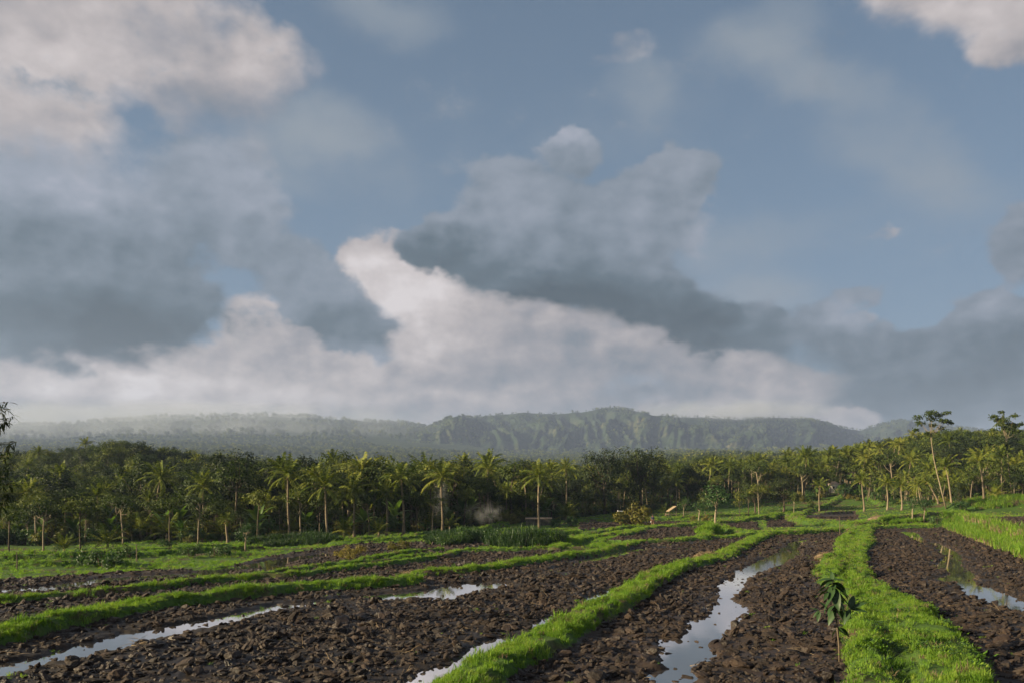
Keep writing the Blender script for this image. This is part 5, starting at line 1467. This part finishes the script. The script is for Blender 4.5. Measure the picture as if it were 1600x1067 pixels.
def sapling():
    """knee-high tree by the path: stem, two side branches, big glossy leaves"""
    x, y, z = hit(1312, 1040); z = gz(x, y); r = random.Random(5)
    o = bpy.data.objects.new('sapling', None); COL.objects.link(o); o.location = (x, y, z); tag(o, 'young sapling with big dark glossy leaves at the edge of the grass path', 'sapling')
    u = y / F
    P = lambda px, py, dy=0.0: Vector(((px - 1312) * u, dy, (1040 - py) * u))
    stem = [P(1312, 1052), P(1311, 1015), P(1308, 985), P(1304, 950), P(1302, 925), P(1301, 912)]
    m = MB(); m.tube(stem, [.032, .028, .025, .02, .015, .009], 6)
    br = [(P(1305, 962), P(1315, 958, -.1), P(1325, 957, -.15)), (P(1306, 968), P(1295, 958, .1), P(1283, 962, .12)), (P(1304, 945), P(1311, 938, .12), P(1318, 934, .2)), (P(1303, 940), P(1296, 934, -.1), P(1290, 930, -.15))]
    for q in br: m.tube(q, [.012, .009, .006], 5)
    m.build('stem', M['bark_dark'], o, True)
    def lm(k):
        b = MB(); n = 6; L = 1.0; rows = []
        for i in range(n + 1):
            t = i / n; w = 0.17 * math.sin(math.pi * t ** .8) ** .8 + (.012 if i == 0 else 0); zc = -.17 * t * t * (0.5 + .5 * k); up = w * .35
            rows.append([Vector((t * L, -w, zc + up)), Vector((t * L, 0, zc)), Vector((t * L, w, zc + up + .02 * math.sin(9 * t + k)))])
        for q in rows: b.v += q
        for i in range(n):
            for j in range(2): b.f.append((i * 3 + j, i * 3 + j + 1, i * 3 + j + 4, i * 3 + j + 3))
        return b.mesh('leaf', M['mango'], True)
    lms = [lm(k) for k in range(3)]
    def leaf(p, px, py, dy, k):
        q = P(px, py, dy); d = q - p; L = d.length
        a = math.atan2(d.y, d.x); e = math.asin(max(-1, min(1, (d.z + .12 * L) / L)))
        c = bpy.data.objects.new('leaf', lms[k % 3]); COL.objects.link(c); c.parent = o; c.location = p
        c.rotation_euler = (r.uniform(-.5, .5), -e, a); c.scale = (L * .92, L * 1.0, L)
    S = lambda t: stem[min(int(t * 5), 4)].lerp(stem[min(int(t * 5), 4) + 1], t * 5 - int(t * 5)) if t < 1 else stem[-1]
    for t, px, py, dy in ((1.0, 1273, 914, .1), (1.0, 1320, 913, -.1), (.97, 1283, 922, -.2), (.93, 1328, 934, .25), (.9, 1280, 935, .2), (.88, 1289, 950, -.3), (.85, 1325, 944, -.2), (.82, 1300, 962, -.35), (.8, 1284, 942, .35), (.72, 1318, 968, -.25), (.7, 1288, 970, .1), (.6, 1322, 985, .1), (.55, 1294, 986, -.1), (.4, 1319, 1003, -.1), (.38, 1302, 1006, .1), (.95, 1304, 900, .25), (.9, 1312, 922, .4), (.86, 1296, 925, -.35)):
        leaf(S(t), px, py, dy, r.randint(0, 2))
    for b_, px, py, dy in ((br[0][2], 1354, 947, -.15), (br[0][2], 1312, 982, -.3), (br[0][2], 1340, 938, .2), (br[0][1], 1334, 972, .1), (br[0][2], 1350, 962, -.3), (br[1][2], 1272, 972, .1), (br[1][2], 1268, 958, .25), (br[1][2], 1278, 980, .0), (br[1][1], 1283, 948, .3), (br[2][2], 1330, 925, .3), (br[2][2], 1336, 944, .35), (br[3][2], 1274, 928, -.2), (br[3][2], 1281, 944, -.3)):
        leaf(b_, px, py, dy, r.randint(0, 2))
    for k in range(16):                                   # smaller leaves between the big ones
        t = r.uniform(.35, 1.0); p_ = S(t); leaf(p_, 1312 - 10 * t + r.uniform(-24, 24), 1040 - (1040 - 912) * t - r.uniform(-14, 14), r.uniform(-.3, .3), r.randint(0, 2))
sapling()

def edge_tree():
    """tree just outside the left picture edge; its drooping sprays hang into view"""
    y = 25.0; x = WY(-78, y); z = gz(x, y); r = random.Random(9)
    o = bpy.data.objects.new('mango_tree', None); COL.objects.link(o); o.location = (x, y, z); tag(o, 'dark tree with long drooping leaves cut by the left picture edge', 'tree')
    m = MB(); m.tube([(0, 0, -.3), (.05, 0, 2), (-.05, .1, 4.4), (.1, 0, 7.3)], [.13, .11, .08, .03], 7)
    lms = []
    for k in range(3):
        b = MB(); n = 4
        for i in range(n + 1):
            t = i / n; w = .075 * math.sin(math.pi * t ** .85) ** .8 + .004; zc = -.22 * t * t * (1 + .4 * k); b.v += [Vector((t, -w, zc + w * .4)), Vector((t, 0, zc)), Vector((t, w, zc + w * .4))]
        for i in range(n):
            for j in range(2): b.f.append((i * 3 + j, i * 3 + j + 1, i * 3 + j + 4, i * 3 + j + 3))
        lms.append(b.mesh('leaf', M['leaf_dark'], True))
    px2x = lambda px: WY(px, y) - x
    tips = [(8, 628), (14, 640), (4, 655), (10, 668), (13, 690), (4, 640), (2, 676), (6, 705), (12, 712), (3, 722), (-4, 735), (5, 745), (4, 770), (8, 756), (1, 788), (6, 733), (9, 744), (-3, 778), (6, 650), (5, 688), (-6, 760), (0, 770), (-20, 650), (-25, 690), (-30, 720), (-18, 745), (-40, 640), (-50, 680), (-60, 720), (-110, 680), (-130, 650), (-120, 720), (-75, 600)]
    n = 0
    for px, py in tips:
        c = Vector((px2x(px + 7), r.uniform(-.5, .5), EYE + (HZ - py) / F * y - z)); s = Vector((0.0, 0.0, max(2.4, c.z - r.uniform(.3, 1.0))))
        m.tube([s, s.lerp(c, .55) + Vector((0, 0, .18)), c], [.03, .018, .006], 4, False)
        for k in range(16):
            a = r.uniform(0, 6.28); e = r.uniform(-1.1, .35)
            q = bpy.data.objects.new('leaf', lms[k % 3]); COL.objects.link(q); q.parent = o; q.location = s.lerp(c, r.uniform(.82, 1.0)) + Vector((r.gauss(0, .03), r.gauss(0, .03), r.gauss(0, .04)))
            q.rotation_euler = (r.uniform(-.6, .6), -e, a); q.scale = (r.uniform(.2, .34),) * 3; n += 1
    m.build('trunk', M['bark_dark'], o, True)
edge_tree()

# bushes one can tell apart on the terraces
for k, (px, py, h, mt, lab) in enumerate([
        (160, 884, 1.9, 'g', 'large dark bush on the left terraces'), (172, 888, 1.3, 'g', 'lower bush touching the right side of the large left bush'), (300, 872, 1.4, 'g', 'round bush right of the bare wooden stake'), (337, 868, 1.3, 'g', 'second round bush on the left slope'), (354, 866, 1.1, 'g', 'smallest round bush on the left slope'),
        (262, 861, 1.2, 'g', 'dark bush close under the left tree line'), (200, 872, 1.5, 'g', 'dark bush behind the bare wooden stake'), (538, 876, 1.1, 'y', 'small yellow green shrub left of three on the ploughed strip'), (550, 877, 0.9, 'y', 'small yellow green shrub, middle of three'), (563, 871, 0.9, 'y', 'small yellow green shrub, right of three'),
        (615, 862, 0.9, 'y', 'low pale shrub on the brown plot'), (632, 860, 0.9, 'y', 'low pale shrub right beside another one'), (436, 848, 1.5, 'y', 'yellow bush at the foot of the tallest palm'), (985, 822, 3.3, 'y', 'big golden shrub with rising stems beside the walking person'), (1001, 822, 2.6, 'y', 'golden shrub joined to the right of the big one'),
        (812, 852, 2.0, 'g', 'dark bush at the right of the reed thicket'), (775, 848, 1.8, 'g', 'dark bush in the middle of the reed thicket'), (732, 848, 1.9, 'g', 'dark bush left in the reed thicket'), (700, 853, 1.3, 'g', 'low bush at the left end of the reed thicket'),
        (1104, 814, 1.2, 'y', 'low golden shrub under the small round tree'), (1083, 815, 1.0, 'y', 'dry golden shrub left of the small round tree'), (1465, 815, 2.0, 'g', 'dark low bush under the second small tree'), (1502, 800, 2.2, 'g', 'dark bush at the foot of the narrow leafy tree'), (895, 822, 1.9, 'g', 'dark bush below the bright young palm'), (868, 823, 1.6, 'g', 'dark bush right of the grey shed')]):
    x, y, z = hit(px, py); stand((bush_gold if mt == 'y' else bush_green)[k % 3], x, y, h / 1.55, k * 1.1, lab, 'shrub')

def reeds():
    r = np.random.default_rng(3)
    for cl, hh, label in (([(835, 853, 3.2, 1.6), (800, 850, 2.6, 1.4), (850, 850, 2.2, 1.2), (780, 846, 2.2, 1.3), (760, 845, 2.4, 1.2), (725, 846, 2.6, 1.2), (700, 850, 2.2, 1.0), (690, 843, 2.0, 1.0), (740, 838, 2.2, 1.1), (815, 843, 2.6, 1.3)], 1.35, 'dark thicket of reeds and tall grass in the middle of the fields'),
                          ([(440, 852, 3.0, .9), (470, 850, 3.0, 1.0), (500, 849, 2.6, 1.1), (415, 854, 2.4, .8)], 1.35, 'band of tall grass below the tallest palm'),
                          ([(1102, 836, 1.0, 1.0), (1110, 835, 1.2, 1.0), (1117, 834, .9, .9)], 1.45, 'tall bright grass clump on the short bund'),
                          ([(1350, 815, 1.6, .8), (1400, 816, 2.4, .8), (1430, 815, 2.4, .9), (1460, 814, 2.4, .8), (1485, 812, 2.0, .9)], 1.0, 'overgrown grass face of the bank behind the right paddy')):
        P = []; S = []
        for px, py, rad, s in cl:
            x, y, z = hit(px, py); n = int(26 * rad * rad) + 30
            a = r.uniform(0, 6.28, n); d = rad * np.sqrt(r.random(n)); P.append(np.stack([x + np.cos(a) * d, y + np.sin(a) * d * 0.8], 1)); S.append(s * hh * r.uniform(.6, 1.15, n) * (1 - .35 * (d / rad) ** 2))
        P = np.concatenate(P); S = np.concatenate(S); z = full_height(P[:, 0], P[:, 1])[0]; n = len(P)
        bright = 'bright' in label or 'bank' in label
        pick = np.where(r.random(n) < (0.9 if not bright else 0.0), r.integers(9, 12, n), r.integers(6, 8, n)); S = np.where(pick < 9, S * 2.6, S)
        scatter('reeds', np.column_stack([P, z]), pick, np.stack([r.normal(0, .2, n), r.normal(0, .2, n), r.uniform(0, 6.28, n)], 1), S, grass_ng, label, 'reeds')
reeds()

def smoke():
    def puff(px, y, zc, size, dens, label, sc_):
        x = WY(px, y); z = gz(x, y)
        b = bmesh.new(); bmesh.ops.create_icosphere(b, subdivisions=3, radius=1.0)
        for v in b.verts: v.co = Vector((v.co.x * size[0], v.co.y * size[1], v.co.z * size[2]))
        me = bpy.data.meshes.new('smoke'); b.to_mesh(me); b.free()
        m, g, out = mat('smoke')
        P = g.new('ShaderNodeTexCoord').outputs['Object']
        q = g.v('DIVIDE', P, tuple(size)); fall = g.rng(g.v('LENGTH', q), 1.0, 0.15, 0, 1)
        n = g.rng(g.noise(P, sc_, 4, 0.6), 0.40, 0.72)
        pv = g.new('ShaderNodeVolumePrincipled'); pv.inputs['Color'].default_value = (0.86, 0.90, 0.94, 1)
        g.put(pv.inputs['Density'], g.mul(g.mul(fall, n), dens)); g.l.new(pv.outputs[0], out.inputs['Volume']); me.materials.append(m)
        tag(link('smoke', me, None, (x, y, z + zc)), label, 'smoke', kind='stuff')
    puff(758, 113, 2.0, (3.6, 1.6, 2.0), 0.20, 'pale smoke drifting low behind the reed thicket', 0.9)
    puff(688, 112, 5.0, (1.7, 1.6, 4.2), 0.16, 'thin smoke rising between the palm trunks', 0.6)
smoke()
# ------------------------------------------------------------------ haze: one closed box of even air round everything
def haze():
    b = bmesh.new(); bmesh.ops.create_cube(b, size=2.0)
    for v in b.verts: v.co = Vector((v.co.x * 6500, 1950 + v.co.y * 3500, 210 + v.co.z * 221))
    me = bpy.data.meshes.new('haze'); b.to_mesh(me); b.free()
    m, g, out = mat('haze')
    pv = g.new('ShaderNodeVolumePrincipled')
    pv.inputs['Color'].default_value = (0.42, 0.545, 0.86, 1); pv.inputs['Density'].default_value = HAZE_DENS; pv.inputs['Anisotropy'].default_value = 0.1
    g.l.new(pv.outputs[0], out.inputs['Volume'])
    me.materials.append(m)
    tag(link('haze', me), 'thin evening haze over the plain', 'haze', kind='stuff')
HAZE_DENS = 1.4e-4
haze()

# low cloud lying on the crests
def low_cloud(px, py, y, size, dens, label, seed):
    b = bmesh.new(); bmesh.ops.create_icosphere(b, subdivisions=3, radius=1.0)
    for v in b.verts: v.co = Vector((v.co.x * size[0], v.co.y * size[1], v.co.z * size[2]))
    me = bpy.data.meshes.new('low_cloud'); b.to_mesh(me); b.free()
    m, g, out = mat('low_cloud')
    P = g.new('ShaderNodeTexCoord').outputs['Object']
    fall = g.rng(g.v('LENGTH', g.v('DIVIDE', P, tuple(size))), 1.0, 0.25, 0, 1)
    n = g.rng(g.noise(g.v('ADD', P, (seed, 0, 0)), 0.006, 4, 0.6), 0.36, 0.66)
    pv = g.new('ShaderNodeVolumePrincipled'); pv.inputs['Color'].default_value = (0.52, 0.57, 0.66, 1)
    g.put(pv.inputs['Density'], g.mul(g.mul(fall, n), dens)); g.l.new(pv.outputs[0], out.inputs['Volume']); me.materials.append(m)
    tag(link('low_cloud', me, None, (WY(px, y), y, EYE + (HZ - py) / F * y)), label, 'cloud', kind='stuff')
low_cloud(220, 648, 3300, (1500, 420, 62), 0.003, 'low cloud swallowing the crest of the left volcano slope', 0)
low_cloud(120, 668, 2650, (1500, 420, 95), 0.0022, 'pale mist lying in front of the left volcano slope', 400)
low_cloud(1150, 641, 3050, (480, 260, 46), 0.006, 'low cloud swallowing the middle of the mountain ridge', 900)
